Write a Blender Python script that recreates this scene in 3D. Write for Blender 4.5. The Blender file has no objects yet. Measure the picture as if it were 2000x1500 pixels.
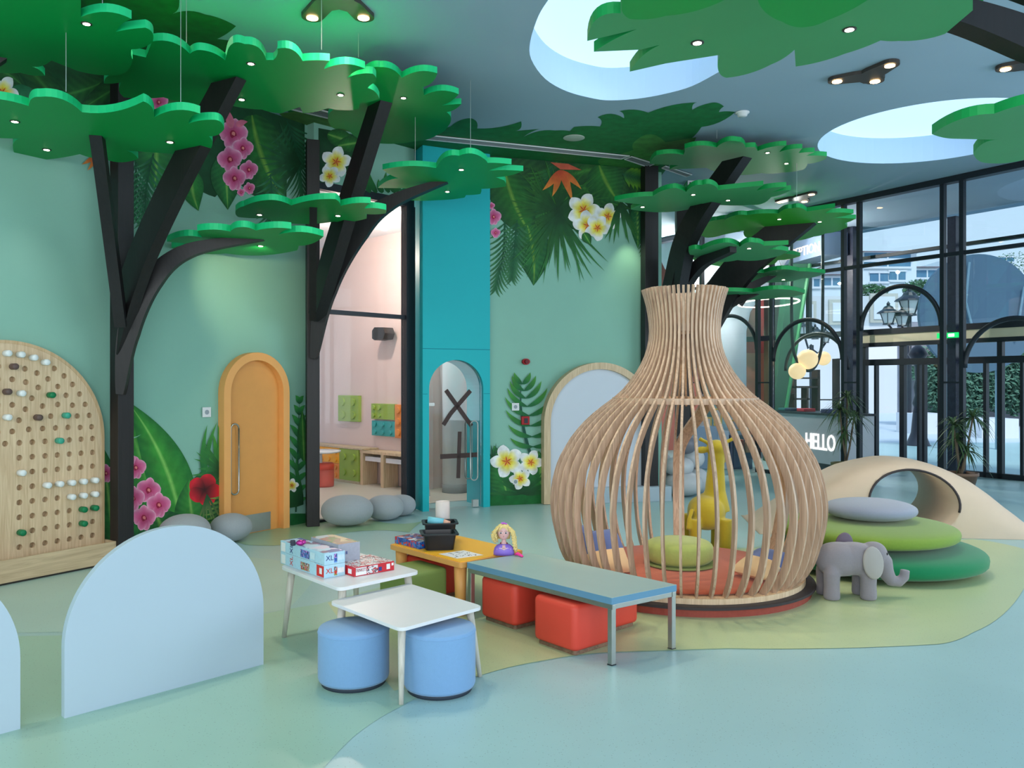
import bpy, bmesh, math, random
from mathutils import Vector, Matrix
from mathutils.geometry import tessellate_polygon
R = math.radians
PI = math.pi
random.seed(7)
SC = bpy.context.scene
COL = SC.collection

# ------------------------------------------------------------------ camera, exposure, sky, large lights
CAMZ, FOC, HY = 1.6, 1600.0, 748.0
cam_d = bpy.data.cameras.new('camera'); cam_d.sensor_width = 36; cam_d.lens = FOC/2000*36
cam_d.shift_y = -(750-HY)/2000; cam_d.clip_end = 500
cam = bpy.data.objects.new('camera', cam_d); COL.objects.link(cam)
cam.location = (0, 0, CAMZ); cam.rotation_euler = (R(90), 0, 0)
SC.camera = cam
SC.view_settings.view_transform = 'Standard'; SC.view_settings.look = 'None'
SC.view_settings.gamma = 1; SC.view_settings.use_curve_mapping = False
SC.view_settings.exposure = 0.75
w = bpy.data.worlds.new('sky'); SC.world = w; w.use_nodes = True
nt = w.node_tree; bg = nt.nodes['Background']
tcn = nt.nodes.new('ShaderNodeTexCoord'); sep = nt.nodes.new('ShaderNodeSeparateXYZ'); rmp = nt.nodes.new('ShaderNodeValToRGB')
nt.links.new(tcn.outputs['Generated'], sep.inputs[0]); nt.links.new(sep.outputs['Z'], rmp.inputs[0]); nt.links.new(rmp.outputs[0], bg.inputs[0])
rmp.color_ramp.elements[0].position = 0.0; rmp.color_ramp.elements[0].color = (0.66, 0.80, 0.90, 1)
rmp.color_ramp.elements[1].position = 0.6; rmp.color_ramp.elements[1].color = (0.40, 0.62, 0.90, 1)
bg.inputs[1].default_value = 0.78
SC.cycles.max_bounces = 6; SC.cycles.diffuse_bounces = 3; SC.cycles.glossy_bounces = 3
SC.cycles.transparent_max_bounces = 16; SC.cycles.caustics_reflective = False; SC.cycles.caustics_refractive = False
SC.cycles.sample_clamp_indirect = 4.0
SC.cycles.use_denoising = True

def area(name, loc, target, sx, sy, power, color):
    d = bpy.data.lights.new(name, 'AREA'); d.shape = 'RECTANGLE'; d.size = sx; d.size_y = sy; d.energy = power; d.color = color
    o = bpy.data.objects.new(name, d); COL.objects.link(o); o.location = loc
    o.rotation_euler = (Vector(target)-Vector(loc)).to_track_quat('-Z', 'Y').to_euler()
    return o
def spot(name, loc, target, power, color, angle=60, blend=0.6, rad=0.04):
    d = bpy.data.lights.new(name, 'SPOT'); d.energy = power; d.color = color; d.spot_size = R(angle); d.spot_blend = blend; d.shadow_soft_size = rad
    o = bpy.data.objects.new(name, d); COL.objects.link(o); o.location = loc
    o.rotation_euler = (Vector(target)-Vector(loc)).to_track_quat('-Z', 'Y').to_euler()
    return o
def point(name, loc, power, color, rad=0.1):
    d = bpy.data.lights.new(name, 'POINT'); d.energy = power; d.color = color; d.shadow_soft_size = rad
    o = bpy.data.objects.new(name, d); COL.objects.link(o); o.location = loc
    return o
sl = bpy.data.lights.new('sun', 'SUN'); sl.energy = 1.7; sl.angle = R(12); sl.color = (1.0, 0.97, 0.93)
so = bpy.data.objects.new('sun', sl); COL.objects.link(so); so.rotation_euler = (R(38), 0, 0)
# daylight through the window wall on the right; the areas behind the camera are added fill
area('daylight_right', (9.6, 4.5, 2.3), (0, 6.5, 1.0), 7.0, 3.6, 190, (0.82, 0.93, 1.0))
area('fill_back', (1.0, -5.0, 2.6), (0, 7, 1.2), 9.0, 3.6, 300, (0.98, 0.97, 0.95))
area('fill_left_back', (-6.5, -3.0, 3.0), (-2.5, 7, 1.2), 4.0, 3.0, 90, (1.0, 0.95, 0.88))

# ------------------------------------------------------------------ helpers: places
CEIL = 4.56
def P(px, py, Y):
    return Vector(((px-1000)/FOC*Y, Y, CAMZ-(py-HY)/FOC*Y))
def H(px, py, z=0.0):
    Y = (CAMZ-z)*FOC/(py-HY)
    return Vector(((px-1000)/FOC*Y, Y, z))
class Fr:                                             # a vertical plane: u along, n out of it, z up
    def __init__(s, ox, oy, dx, dy):
        L = math.hypot(dx, dy); s.o = (ox, oy); s.U = (dx/L, dy/L); s.N = (s.U[1], -s.U[0])
    def p(s, u, n, z):
        return Vector((s.o[0]+u*s.U[0]+n*s.N[0], s.o[1]+u*s.U[1]+n*s.N[1], z))
    def hit(s, px, py, n=0.0):                        # where the line of sight meets the plane
        ox, oy = s.o[0]+n*s.N[0], s.o[1]+n*s.N[1]
        k = (px-1000)/FOC
        Y = (ox*s.N[0]+oy*s.N[1])/(k*s.N[0]+s.N[1])
        X = k*Y
        return ((X-ox)*s.U[0]+(Y-oy)*s.U[1], CAMZ-(py-HY)/FOC*Y)
    def pt(s, px, py, n=0.0):
        u, z = s.hit(px, py, n); return s.p(u, n, z)

# ------------------------------------------------------------------ helpers: materials
def lin(c):
    return tuple((v/255/12.92 if v/255 <= 0.04045 else ((v/255+0.055)/1.055)**2.4) for v in c)
MATS = {}
def mat(name, rgb, rough=0.6, metal=0.0, var=0.06, vscale=8.0, bump=0.0, bscale=60.0, spec=0.4, sheen=0.0):
    if name in MATS: return MATS[name]
    m = bpy.data.materials.new(name); m.use_nodes = True; n = m.node_tree; b = n.nodes['Principled BSDF']
    c = lin(rgb)
    tc = n.nodes.new('ShaderNodeTexCoord'); nz = n.nodes.new('ShaderNodeTexNoise'); nz.inputs['Scale'].default_value = vscale
    nz.inputs['Detail'].default_value = 4; n.links.new(tc.outputs['Object'], nz.inputs['Vector'])
    mx = n.nodes.new('ShaderNodeMix'); mx.data_type = 'RGBA'
    mx.inputs[6].default_value = tuple(v*(1-var) for v in c)+(1,); mx.inputs[7].default_value = tuple(min(1, v*(1+var)) for v in c)+(1,)
    n.links.new(nz.outputs[0], mx.inputs[0]); n.links.new(mx.outputs[2], b.inputs['Base Color'])
    b.inputs['Roughness'].default_value = rough; b.inputs['Metallic'].default_value = metal; b.inputs['Specular IOR Level'].default_value = spec
    if sheen: b.inputs['Sheen Weight'].default_value = sheen
    if bump:
        n2 = n.nodes.new('ShaderNodeTexNoise'); n2.inputs['Scale'].default_value = bscale; n2.inputs['Detail'].default_value = 3
        n.links.new(tc.outputs['Object'], n2.inputs['Vector'])
        bp = n.nodes.new('ShaderNodeBump'); bp.inputs['Strength'].default_value = bump; bp.inputs['Distance'].default_value = 0.01
        n.links.new(n2.outputs[0], bp.inputs['Height']); n.links.new(bp.outputs[0], b.inputs['Normal'])
    MATS[name] = m; return m
def wood(name, rgb1, rgb2, axis='Z', scale=3.0, rough=0.5, rot=0.0):
    if name in MATS: return MATS[name]
    m = bpy.data.materials.new(name); m.use_nodes = True; n = m.node_tree; b = n.nodes['Principled BSDF']
    tc = n.nodes.new('ShaderNodeTexCoord'); mp = n.nodes.new('ShaderNodeMapping')
    s = {'Z': (14, 14, 0.9), 'X': (0.9, 14, 14), 'Y': (14, 0.9, 14)}[axis]
    mp.vector_type = 'TEXTURE'; mp.inputs['Scale'].default_value = tuple(1/v for v in s); mp.inputs['Rotation'].default_value = (0, 0, rot)
    nz = n.nodes.new('ShaderNodeTexNoise'); nz.inputs['Scale'].default_value = scale; nz.inputs['Detail'].default_value = 6; nz.inputs['Distortion'].default_value = 1.2
    cr = n.nodes.new('ShaderNodeValToRGB'); cr.color_ramp.elements[0].position = 0.32; cr.color_ramp.elements[1].position = 0.68
    cr.color_ramp.elements[0].color = lin(rgb1)+(1,); cr.color_ramp.elements[1].color = lin(rgb2)+(1,)
    n.links.new(tc.outputs['Object'], mp.inputs[0]); n.links.new(mp.outputs[0], nz.inputs['Vector']); n.links.new(nz.outputs[0], cr.inputs[0])
    n.links.new(cr.outputs[0], b.inputs['Base Color']); b.inputs['Roughness'].default_value = rough
    MATS[name] = m; return m
def emit(name, rgb, strength):
    if name in MATS: return MATS[name]
    m = bpy.data.materials.new(name); m.use_nodes = True; n = m.node_tree; b = n.nodes['Principled BSDF']
    b.inputs['Base Color'].default_value = lin(rgb)+(1,); b.inputs['Emission Color'].default_value = lin(rgb)+(1,); b.inputs['Emission Strength'].default_value = strength
    MATS[name] = m; return m
def glass(name, tint=(251, 253, 254), refl=0.6):
    if name in MATS: return MATS[name]
    m = bpy.data.materials.new(name); m.use_nodes = True; n = m.node_tree; n.nodes.clear()
    o = n.nodes.new('ShaderNodeOutputMaterial'); mx = n.nodes.new('ShaderNodeMixShader'); t = n.nodes.new('ShaderNodeBsdfTransparent'); g = n.nodes.new('ShaderNodeBsdfGlossy')
    f = n.nodes.new('ShaderNodeFresnel'); f.inputs[0].default_value = 1.45; mt = n.nodes.new('ShaderNodeMath'); mt.operation = 'MULTIPLY'; mt.inputs[1].default_value = refl
    t.inputs[0].default_value = lin(tint)+(1,); g.inputs['Roughness'].default_value = 0.01
    n.links.new(f.outputs[0], mt.inputs[0]); n.links.new(mt.outputs[0], mx.inputs[0]); n.links.new(t.outputs[0], mx.inputs[1]); n.links.new(g.outputs[0], mx.inputs[2]); n.links.new(mx.outputs[0], o.inputs[0])
    MATS[name] = m; return m
def paintmat(name='mural_paint', rough=0.75):
    if name in MATS: return MATS[name]
    m = bpy.data.materials.new(name); m.use_nodes = True; n = m.node_tree; b = n.nodes['Principled BSDF']
    a = n.nodes.new('ShaderNodeAttribute'); a.attribute_name = 'Col'
    tc = n.nodes.new('ShaderNodeTexCoord'); nz = n.nodes.new('ShaderNodeTexNoise'); nz.inputs['Scale'].default_value = 9; nz.inputs['Detail'].default_value = 5
    n.links.new(tc.outputs['Object'], nz.inputs['Vector'])
    mr = n.nodes.new('ShaderNodeMapRange'); mr.inputs[1].default_value = 0.3; mr.inputs[2].default_value = 0.7; mr.inputs[3].default_value = 0.78; mr.inputs[4].default_value = 1.18
    n.links.new(nz.outputs[0], mr.inputs[0])
    vm = n.nodes.new('ShaderNodeVectorMath'); vm.operation = 'SCALE'; n.links.new(a.outputs['Color'], vm.inputs[0]); n.links.new(mr.outputs[0], vm.inputs['Scale'])
    n.links.new(vm.outputs[0], b.inputs['Base Color']); b.inputs['Roughness'].default_value = rough
    MATS[name] = m; return m

# ------------------------------------------------------------------ helpers: meshes
ORG = {}
class MB:
    def __init__(s): s.v = []; s.f = []; s.mi = []; s.c = {}; s.m = 0; s.sm = []; s.smooth = False
    def _f(s, idx): s.f.append(idx); s.mi.append(s.m); s.sm.append(s.smooth)
    def add(s, vs, fs):
        k = len(s.v); s.v += [Vector(p) for p in vs]
        for f in fs: s._f([i+k for i in f])
        return k
    def hexa(s, p):                                   # 8 points: 4 low ring, 4 high ring
        s.add(p, [(3, 2, 1, 0), (4, 5, 6, 7), (0, 1, 5, 4), (1, 2, 6, 5), (2, 3, 7, 6), (3, 0, 4, 7)]); return s
    def box(s, x0, x1, y0, y1, z0, z1):
        return s.hexa([(x0, y0, z0), (x1, y0, z0), (x1, y1, z0), (x0, y1, z0), (x0, y0, z1), (x1, y0, z1), (x1, y1, z1), (x0, y1, z1)])
    def fbox(s, fr, u0, u1, n0, n1, z0, z1):
        return s.hexa([fr.p(u0, n1, z0), fr.p(u1, n1, z0), fr.p(u1, n0, z0), fr.p(u0, n0, z0), fr.p(u0, n1, z1), fr.p(u1, n1, z1), fr.p(u1, n0, z1), fr.p(u0, n0, z1)])
    def slab(s, quad, z0, z1):                        # quad: plan corners
        return s.hexa([(q[0], q[1], z0) for q in quad]+[(q[0], q[1], z1) for q in quad])
    def loops(s, a, b, cap=True):                     # side walls between two equal loops, with caps
        n = len(a); k = len(s.v); s.v += [Vector(p) for p in a]+[Vector(p) for p in b]
        for i in range(n):
            j = (i+1) % n; s._f([k+i, k+j, k+n+j, k+n+i])
        if cap:
            sm = s.smooth; s.smooth = False
            for t in tessellate_polygon([[Vector(p) for p in a]]): s._f([k+i for i in t])
            for t in tessellate_polygon([[Vector(p) for p in b]]): s._f([k+n+i for i in t])
            s.smooth = sm
        return s
    def fprism(s, fr, out, n0, n1):
        return s.loops([fr.p(u, n0, z) for u, z in out], [fr.p(u, n1, z) for u, z in out])
    def ngon(s, pts):
        k = len(s.v); pts = [Vector(p) for p in pts]; s.v += pts
        for t in tessellate_polygon([pts]): s._f([k+i for i in t])
        return s
    def rings(s, rr, close=True, caps=True):          # list of equal rings
        n = len(rr[0]); k = len(s.v)
        for r in rr: s.v += [Vector(p) for p in r]
        for a in range(len(rr)-1):
            for i in range(n if close else n-1):
                j = (i+1) % n; s._f([k+a*n+i, k+a*n+j, k+(a+1)*n+j, k+(a+1)*n+i])
        if caps and close:
            s._f(list(range(k, k+n))[::-1]); s._f(list(range(k+(len(rr)-1)*n, k+len(rr)*n)))
        return s
    def lathe(s, prof, c, seg=32, sx=1.0, sy=1.0, rot=0.0):
        rr = []
        for r, z in prof:
            rr.append([(c[0]+max(r, 1e-4)*(sx*math.cos(t)*math.cos(rot)-sy*math.sin(t)*math.sin(rot)), c[1]+max(r, 1e-4)*(sx*math.cos(t)*math.sin(rot)+sy*math.sin(t)*math.cos(rot)), c[2]+z) for t in [2*PI*i/seg for i in range(seg)]])
        return s.rings(rr)
    def ball(s, c, rx, ry, rz, rot=0.0, seg=28, n=14, e=1.0):
        pr = []
        for i in range(n+1):
            a = -PI/2+PI*i/n
            pr.append((abs(math.cos(a))**e, math.copysign(abs(math.sin(a))**e, a)*rz))
        return s.lathe(pr, c, seg, rx, ry, rot)
    def tube(s, pts, r, seg=8, ry=None, caps=True):   # r: number or list; round tube along a path
        pts = [Vector(p) for p in pts]; n = len(pts); rr = []
        up = Vector((0, 0, 1)); prev = None
        for i, p in enumerate(pts):
            d = (pts[min(i+1, n-1)]-pts[max(i-1, 0)]).normalized()
            if prev is None:
                a = d.cross(up)
                if a.length < 1e-3: a = d.cross(Vector((1, 0, 0)))
                a.normalize()
            else:
                a = (prev-d*prev.dot(d)).normalized()
            prev = a; b = d.cross(a)
            ri = r[i] if isinstance(r, (list, tuple)) else r
            rr.append([p+a*ri*math.cos(2*PI*k/seg)+b*(ri if ry is None else ry)*math.sin(2*PI*k/seg) for k in range(seg)])
        return s.rings(rr, True, caps)
    def board(s, pts, wid, thk, side):                # flat board along a path; side = direction of its width
        pts = [Vector(p) for p in pts]; n = len(pts); rr = []
        for i, p in enumerate(pts):
            d = (pts[min(i+1, n-1)]-pts[max(i-1, 0)]).normalized(); a = side(d) if callable(side) else Vector(side)
            a = (a-d*a.dot(d)).normalized(); b = d.cross(a); wi = wid[i] if isinstance(wid, (list, tuple)) else wid
            rr.append([p+a*wi/2+b*thk/2, p-a*wi/2+b*thk/2, p-a*wi/2-b*thk/2, p+a*wi/2-b*thk/2])
        return s.rings(rr)
    def rbox(s, c, sx, sy, sz, r, rot=0.0, seg=5, rt=None):  # rounded block, c = middle of its base
        rt = r if rt is None else rt; rr = []
        def ring(ins, z):
            o = []
            for q, (ax, ay) in enumerate(((1, 1), (-1, 1), (-1, -1), (1, -1))):
                for k in range(seg+1):
                    t = q*PI/2+PI/2*k/seg; rad = max(r-ins, 0.0005)
                    x = ax*(sx/2-r)+rad*math.cos(t); y = ay*(sy/2-r)+rad*math.sin(t)
                    o.append((c[0]+x*math.cos(rot)-y*math.sin(rot), c[1]+x*math.sin(rot)+y*math.cos(rot), c[2]+z))
            return o
        for k in range(5):
            a = PI/2*k/4; rr.append(ring(rt*(1-math.sin(a)), rt*(1-math.cos(a))))
        for k in range(5):
            a = PI/2*k/4; rr.append(ring(rt*(1-math.cos(a)), sz-rt*(1-math.sin(a))))
        return s.rings(rr)
    def build(s, name, mats, parent=None, recalc=True, bevel=0.0):
        me = bpy.data.meshes.new(name)
        off = Vector((0, 0, 0)); q = parent
        while q is not None and q.parent is not None: q = q.parent
        if q is not None: off = Vector(ORG.get(q.name, (0, 0, 0)))
        me.from_pydata([tuple(p-off) for p in s.v], [], s.f)
        if not isinstance(mats, (list, tuple)): mats = [mats]
        for m in mats: me.materials.append(m)
        for i, p in enumerate(me.polygons): p.material_index = s.mi[i]; p.use_smooth = s.sm[i]
        if s.c:
            ca = me.color_attributes.new(name='Col', type='FLOAT_COLOR', domain='POINT')
            for i in range(len(s.v)):
                ca.data[i].color = s.c.get(i, (0.5, 0.5, 0.5, 1))
        if recalc:
            bm = bmesh.new(); bm.from_mesh(me); bmesh.ops.recalc_face_normals(bm, faces=bm.faces); bm.to_mesh(me); bm.free()
        me.validate(); me.update()
        o = bpy.data.objects.new(name, me); COL.objects.link(o)
        if parent is not None: o.parent = parent
        if bevel:
            bv = o.modifiers.new('bevel', 'BEVEL'); bv.width = bevel; bv.segments = 2; bv.limit_method = 'ANGLE'; bv.angle_limit = R(40)
        return o
def thing(name, label, cat, loc=(0, 0, 0), group=None):
    o = bpy.data.objects.new(name, None); COL.objects.link(o); o.empty_display_size = 0.1
    o.location = loc; ORG[o.name] = tuple(loc); o['label'] = label; o['category'] = cat
    if group: o['group'] = group
    return o
def tag(o, label, cat, group=None, kind=None):
    o['label'] = label; o['category'] = cat
    if group: o['group'] = group
    if kind: o['kind'] = kind
    return o
def recentre(o):                                      # put a single mesh's origin at its base
    me = o.data; n = len(me.vertices)
    c = Vector((sum(v.co.x for v in me.vertices)/n, sum(v.co.y for v in me.vertices)/n, min(v.co.z for v in me.vertices)))
    me.transform(Matrix.Translation(-c)); o.location = o.location+c
    return o
def struct(o, label=None):
    o['kind'] = 'structure'
    if label: o['label'] = label
    return o
def copy_tree(o, parent=None):
    c = o.copy(); COL.objects.link(c); c.parent = parent
    for ch in list(o.children): copy_tree(ch, c)
    return c
def sm(mb):
    mb.smooth = True; return mb
def arcs(pts, per=7):                                 # outline with bulged edges -> dense outline
    out = []; n = len(pts)
    for i in range(n):
        x0, y0, b = pts[i]; x1, y1 = pts[(i+1) % n][:2]; dx, dy = x1-x0, y1-y0
        k = per if abs(b) > 0.005 else 1
        for j in range(k):
            t = j/k; h = 4*b*t*(1-t); out.append((x0+dx*t+dy*h, y0+dy*t-dx*h))
    return out
def text(name, s, size, place, mt, parent=None, depth=0.004, mirror=False, fit=None):  # place(u,z,n)->world
    cu = bpy.data.curves.new(name, 'FONT'); cu.body = s; cu.size = size; cu.extrude = depth; cu.resolution_u = 3; cu.align_x = 'CENTER'; cu.align_y = 'CENTER'
    ob = bpy.data.objects.new(name+'_c', cu); COL.objects.link(ob)
    dg = bpy.context.evaluated_depsgraph_get(); me = bpy.data.meshes.new_from_object(ob.evaluated_get(dg))
    bpy.data.objects.remove(ob); mb = MB()
    if fit:
        xs = [v.co.x for v in me.vertices]; ys = [v.co.y for v in me.vertices]; cx, cy = (min(xs)+max(xs))/2, (min(ys)+max(ys))/2; fx, fy = fit[0]/(max(xs)-min(xs)), fit[1]/(max(ys)-min(ys))
        for v in me.vertices: v.co.x = (v.co.x-cx)*fx; v.co.y = (v.co.y-cy)*fy
    mb.add([place((-v.co.x if mirror else v.co.x), v.co.y, v.co.z) for v in me.vertices], [tuple(p.vertices) for p in me.polygons])
    bpy.data.meshes.remove(me)
    return mb.build(name, mt, parent)
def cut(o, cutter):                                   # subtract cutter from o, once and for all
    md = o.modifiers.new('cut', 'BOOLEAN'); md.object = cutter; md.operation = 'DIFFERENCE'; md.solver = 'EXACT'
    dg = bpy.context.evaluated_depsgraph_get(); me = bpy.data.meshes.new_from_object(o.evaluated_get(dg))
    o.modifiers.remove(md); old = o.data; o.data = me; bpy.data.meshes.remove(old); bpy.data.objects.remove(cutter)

# ------------------------------------------------------------------ materials
M = {}
M['wallpaint'] = mat('sea_green_paint', (138, 188, 172), 0.8, var=0.03, vscale=3, bump=0.05)
M['ceilpaint'] = mat('ceiling_paint', (156, 180, 200), 0.9, var=0.02, vscale=2)
M['teal'] = mat('turquoise_paint', (0, 176, 186), 0.55, var=0.02, vscale=2)
M['black'] = wood('black_stained_wood', (10, 9, 12), (24, 20, 23), 'Z', 2.0, 0.5)
M['metalblack'] = mat('black_metal', (30, 36, 44), 0.4, var=0.05)
M['leafgreen'] = mat('green_lacquer', (0, 158, 72), 0.45, var=0.05, vscale=3, spec=0.3)
M['leafside'] = mat('light_green_edge', (24, 200, 128), 0.5, var=0.04)
M['leafgreen2'] = mat('bright_green_lacquer', (60, 180, 50), 0.45, var=0.06, vscale=3)
M['leafgreen3'] = mat('sage_green_lacquer', (74, 164, 106), 0.5, var=0.05, vscale=3)
M['leafside2'] = mat('deep_green_edge', (16, 160, 80), 0.5, var=0.04)
M['orange'] = mat('apricot_paint', (240, 172, 100), 0.5, var=0.03)
M['steel'] = mat('brushed_steel', (170, 172, 168), 0.3, 0.9, var=0.08, vscale=20)
M['white'] = mat('white_laminate', (224, 226, 230), 0.35, var=0.02)
M['panel'] = mat('pale_blue_lacquer', (178, 196, 210), 0.45, var=0.02, vscale=2)
M['oak'] = wood('light_oak', (196, 168, 132), (222, 198, 164), 'Z')
M['oakh'] = wood('light_oak_plank', (180, 158, 128), (214, 194, 160), 'X')
M['rib'] = wood('ash_lath', (170, 142, 120), (208, 180, 156), 'Z', 2.5)
M['ribedge'] = wood('pale_ash', (206, 176, 140), (232, 206, 172), 'Z')
M['greyfelt'] = mat('grey_felt', (162, 170, 178), 0.95, var=0.12, vscale=120, bump=0.4, bscale=300, sheen=0.3)
M['bluefab'] = mat('blue_fabric', (122, 164, 208), 0.85, var=0.04, vscale=60, bump=0.15, bscale=250, sheen=0.2)
M['redfab'] = mat('coral_red_leather', (214, 70, 54), 0.5, var=0.03, bump=0.05, bscale=200)
M['greenfab'] = mat('olive_green_leather', (130, 152, 82), 0.55, var=0.04, bump=0.05, bscale=200)
M['darkbase'] = mat('dark_plinth', (52, 62, 76), 0.6)
M['walnut'] = wood('brown_plinth', (100, 76, 60), (140, 110, 88), 'X')
M['yellow'] = mat('yellow_laminate', (252, 190, 48), 0.4, var=0.03)
M['tan'] = mat('honey_wood', (226, 164, 92), 0.45, var=0.06, vscale=14)
M['limewood'] = wood('limed_wood', (184, 180, 168), (212, 208, 198), 'Z', 3.0)
M['pinkwall'] = mat('blush_wall', (228, 204, 198), 0.8, var=0.02)
M['warmfloor'] = mat('sand_floor', (196, 190, 178), 0.45, var=0.04)
M['mural'] = paintmat()
M['warmlamp'] = emit('warm_lamp', (255, 206, 140), 14)
M['spotlamp'] = emit('downlight_lamp', (255, 240, 215), 10)
M['dull'] = mat('dark_bronze', (60, 55, 52), 0.5)
M['clear'] = glass('clear_glass', refl=0.22)
M['clear2'] = glass('window_glass', (247, 251, 253), 0.8)

# ------------------------------------------------------------------ setting: walls in plan
WA = Fr(-3.70, 7.36, 0.66, 1.0)                       # left wall, runs away from the camera
WG = Fr(-2.25, 9.30, 1.0, 1.05)                       # glazed bay
WC = Fr(-0.27, 10.68, 0.955, 0.297)                   # green wall right of the turquoise portal
WW = Fr(6.84, 10.94, -0.541, 0.841)                   # window wall; its n points out to the room or outside
WW.N = (-0.841, -0.541)                               # n towards the room
WO = Fr(6.84, 10.94, -0.541, 0.841); WO.N = (0.841, 0.541)   # same line, n counted outwards
# floor
fmat = bpy.data.materials.new('speckled_vinyl'); fmat.use_nodes = True
def vinyl(name, rgb, rough=0.32):
    if name in MATS: return MATS[name]
    m = bpy.data.materials.new(name); m.use_nodes = True; n = m.node_tree; b = n.nodes['Principled BSDF']; c = lin(rgb)
    tc = n.nodes.new('ShaderNodeTexCoord'); nz = n.nodes.new('ShaderNodeTexNoise'); nz.inputs['Scale'].default_value = 1.3; nz.inputs['Detail'].default_value = 6
    vo = n.nodes.new('ShaderNodeTexVoronoi'); vo.inputs['Scale'].default_value = 55
    lt = n.nodes.new('ShaderNodeMath'); lt.operation = 'LESS_THAN'; lt.inputs[1].default_value = 0.13
    n.links.new(tc.outputs['Object'], nz.inputs['Vector']); n.links.new(tc.outputs['Object'], vo.inputs['Vector']); n.links.new(vo.outputs['Distance'], lt.inputs[0])
    mx = n.nodes.new('ShaderNodeMix'); mx.data_type = 'RGBA'; mx.inputs[6].default_value = tuple(v*0.92 for v in c)+(1,); mx.inputs[7].default_value = tuple(v*1.08 for v in c)+(1,)
    n.links.new(nz.outputs[0], mx.inputs[0])
    m2 = n.nodes.new('ShaderNodeMix'); m2.data_type = 'RGBA'; n.links.new(lt.outputs[0], m2.inputs[0]); n.links.new(mx.outputs[2], m2.inputs[6]); m2.inputs[7].default_value = tuple(v*0.6 for v in c)+(1,)
    n.links.new(m2.outputs[2], b.inputs['Base Color']); b.inputs['Roughness'].default_value = rough; b.inputs['Specular IOR Level'].default_value = 0.45
    MATS[name] = m; return m
mb = MB(); mb.box(-9, 14, -6, 22, -0.12, 0.0); struct(mb.build('floor', vinyl('aqua_vinyl', (164, 200, 202))), 'pale aqua speckled vinyl floor')
def inlay(name, pts, m, z=0.0015, per=8):
    mb = MB(); q = [H(x, y) for x, y in arcs(pts, per)]
    mb.ngon([(p.x, p.y, z) for p in q]); return struct(mb.build(name, m))
inlay('trim_1', [(-150, 1246, 0), (135, 1241, 0), (330, 1232, .01), (517, 1199, .01), (620, 1181, .01), (900, 1110, 0), (1300, 1075, 0), (1900, 1052, .03), (2026, 1082, .12), (1996, 1150, .09), (1896, 1234, .06), (1830, 1258, .01), (1420, 1268, 0), (1200, 1275, -.02), (1060, 1292, -.02), (900, 1330, -.03), (780, 1382, -.03), (690, 1440, -.02), (625, 1510, 0), (400, 1700, 0), (-400, 1700, 0)], vinyl('green_vinyl', (160, 198, 180)))
inlay('trim_2', [(770, 1350, 0.05), (715, 1260, 0.05), (640, 1178, 0.0), (900, 1112, 0), (1300, 1078, 0), (1900, 1054, .03), (2030, 1082, .12), (2000, 1150, .09), (1900, 1236, .06), (1830, 1259, .01), (1420, 1267, 0), (1200, 1274, -.02), (1060, 1291, -.02), (932, 1322, -.02)], vinyl('lime_vinyl', (188, 203, 158)), 0.003)
inlay('trim_3', [(250, 1110, 0), (330, 1052, .05), (480, 1064, -.05), (620, 1052, .05), (800, 1040, .1), (850, 1012, .1), (690, 1002, 0), (560, 1014, 0), (380, 1024, 0)], vinyl('moss_vinyl', (150, 186, 150)), 0.002)
inlay('trim_4', [(-200, 1062, 0), (300, 1062, 0), (500, 1090, .05), (620, 1120, .05), (560, 1190, .0), (300, 1232, 0), (-200, 1240, 0)], vinyl('pale_green_vinyl', (172, 204, 198)), 0.001)

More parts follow.
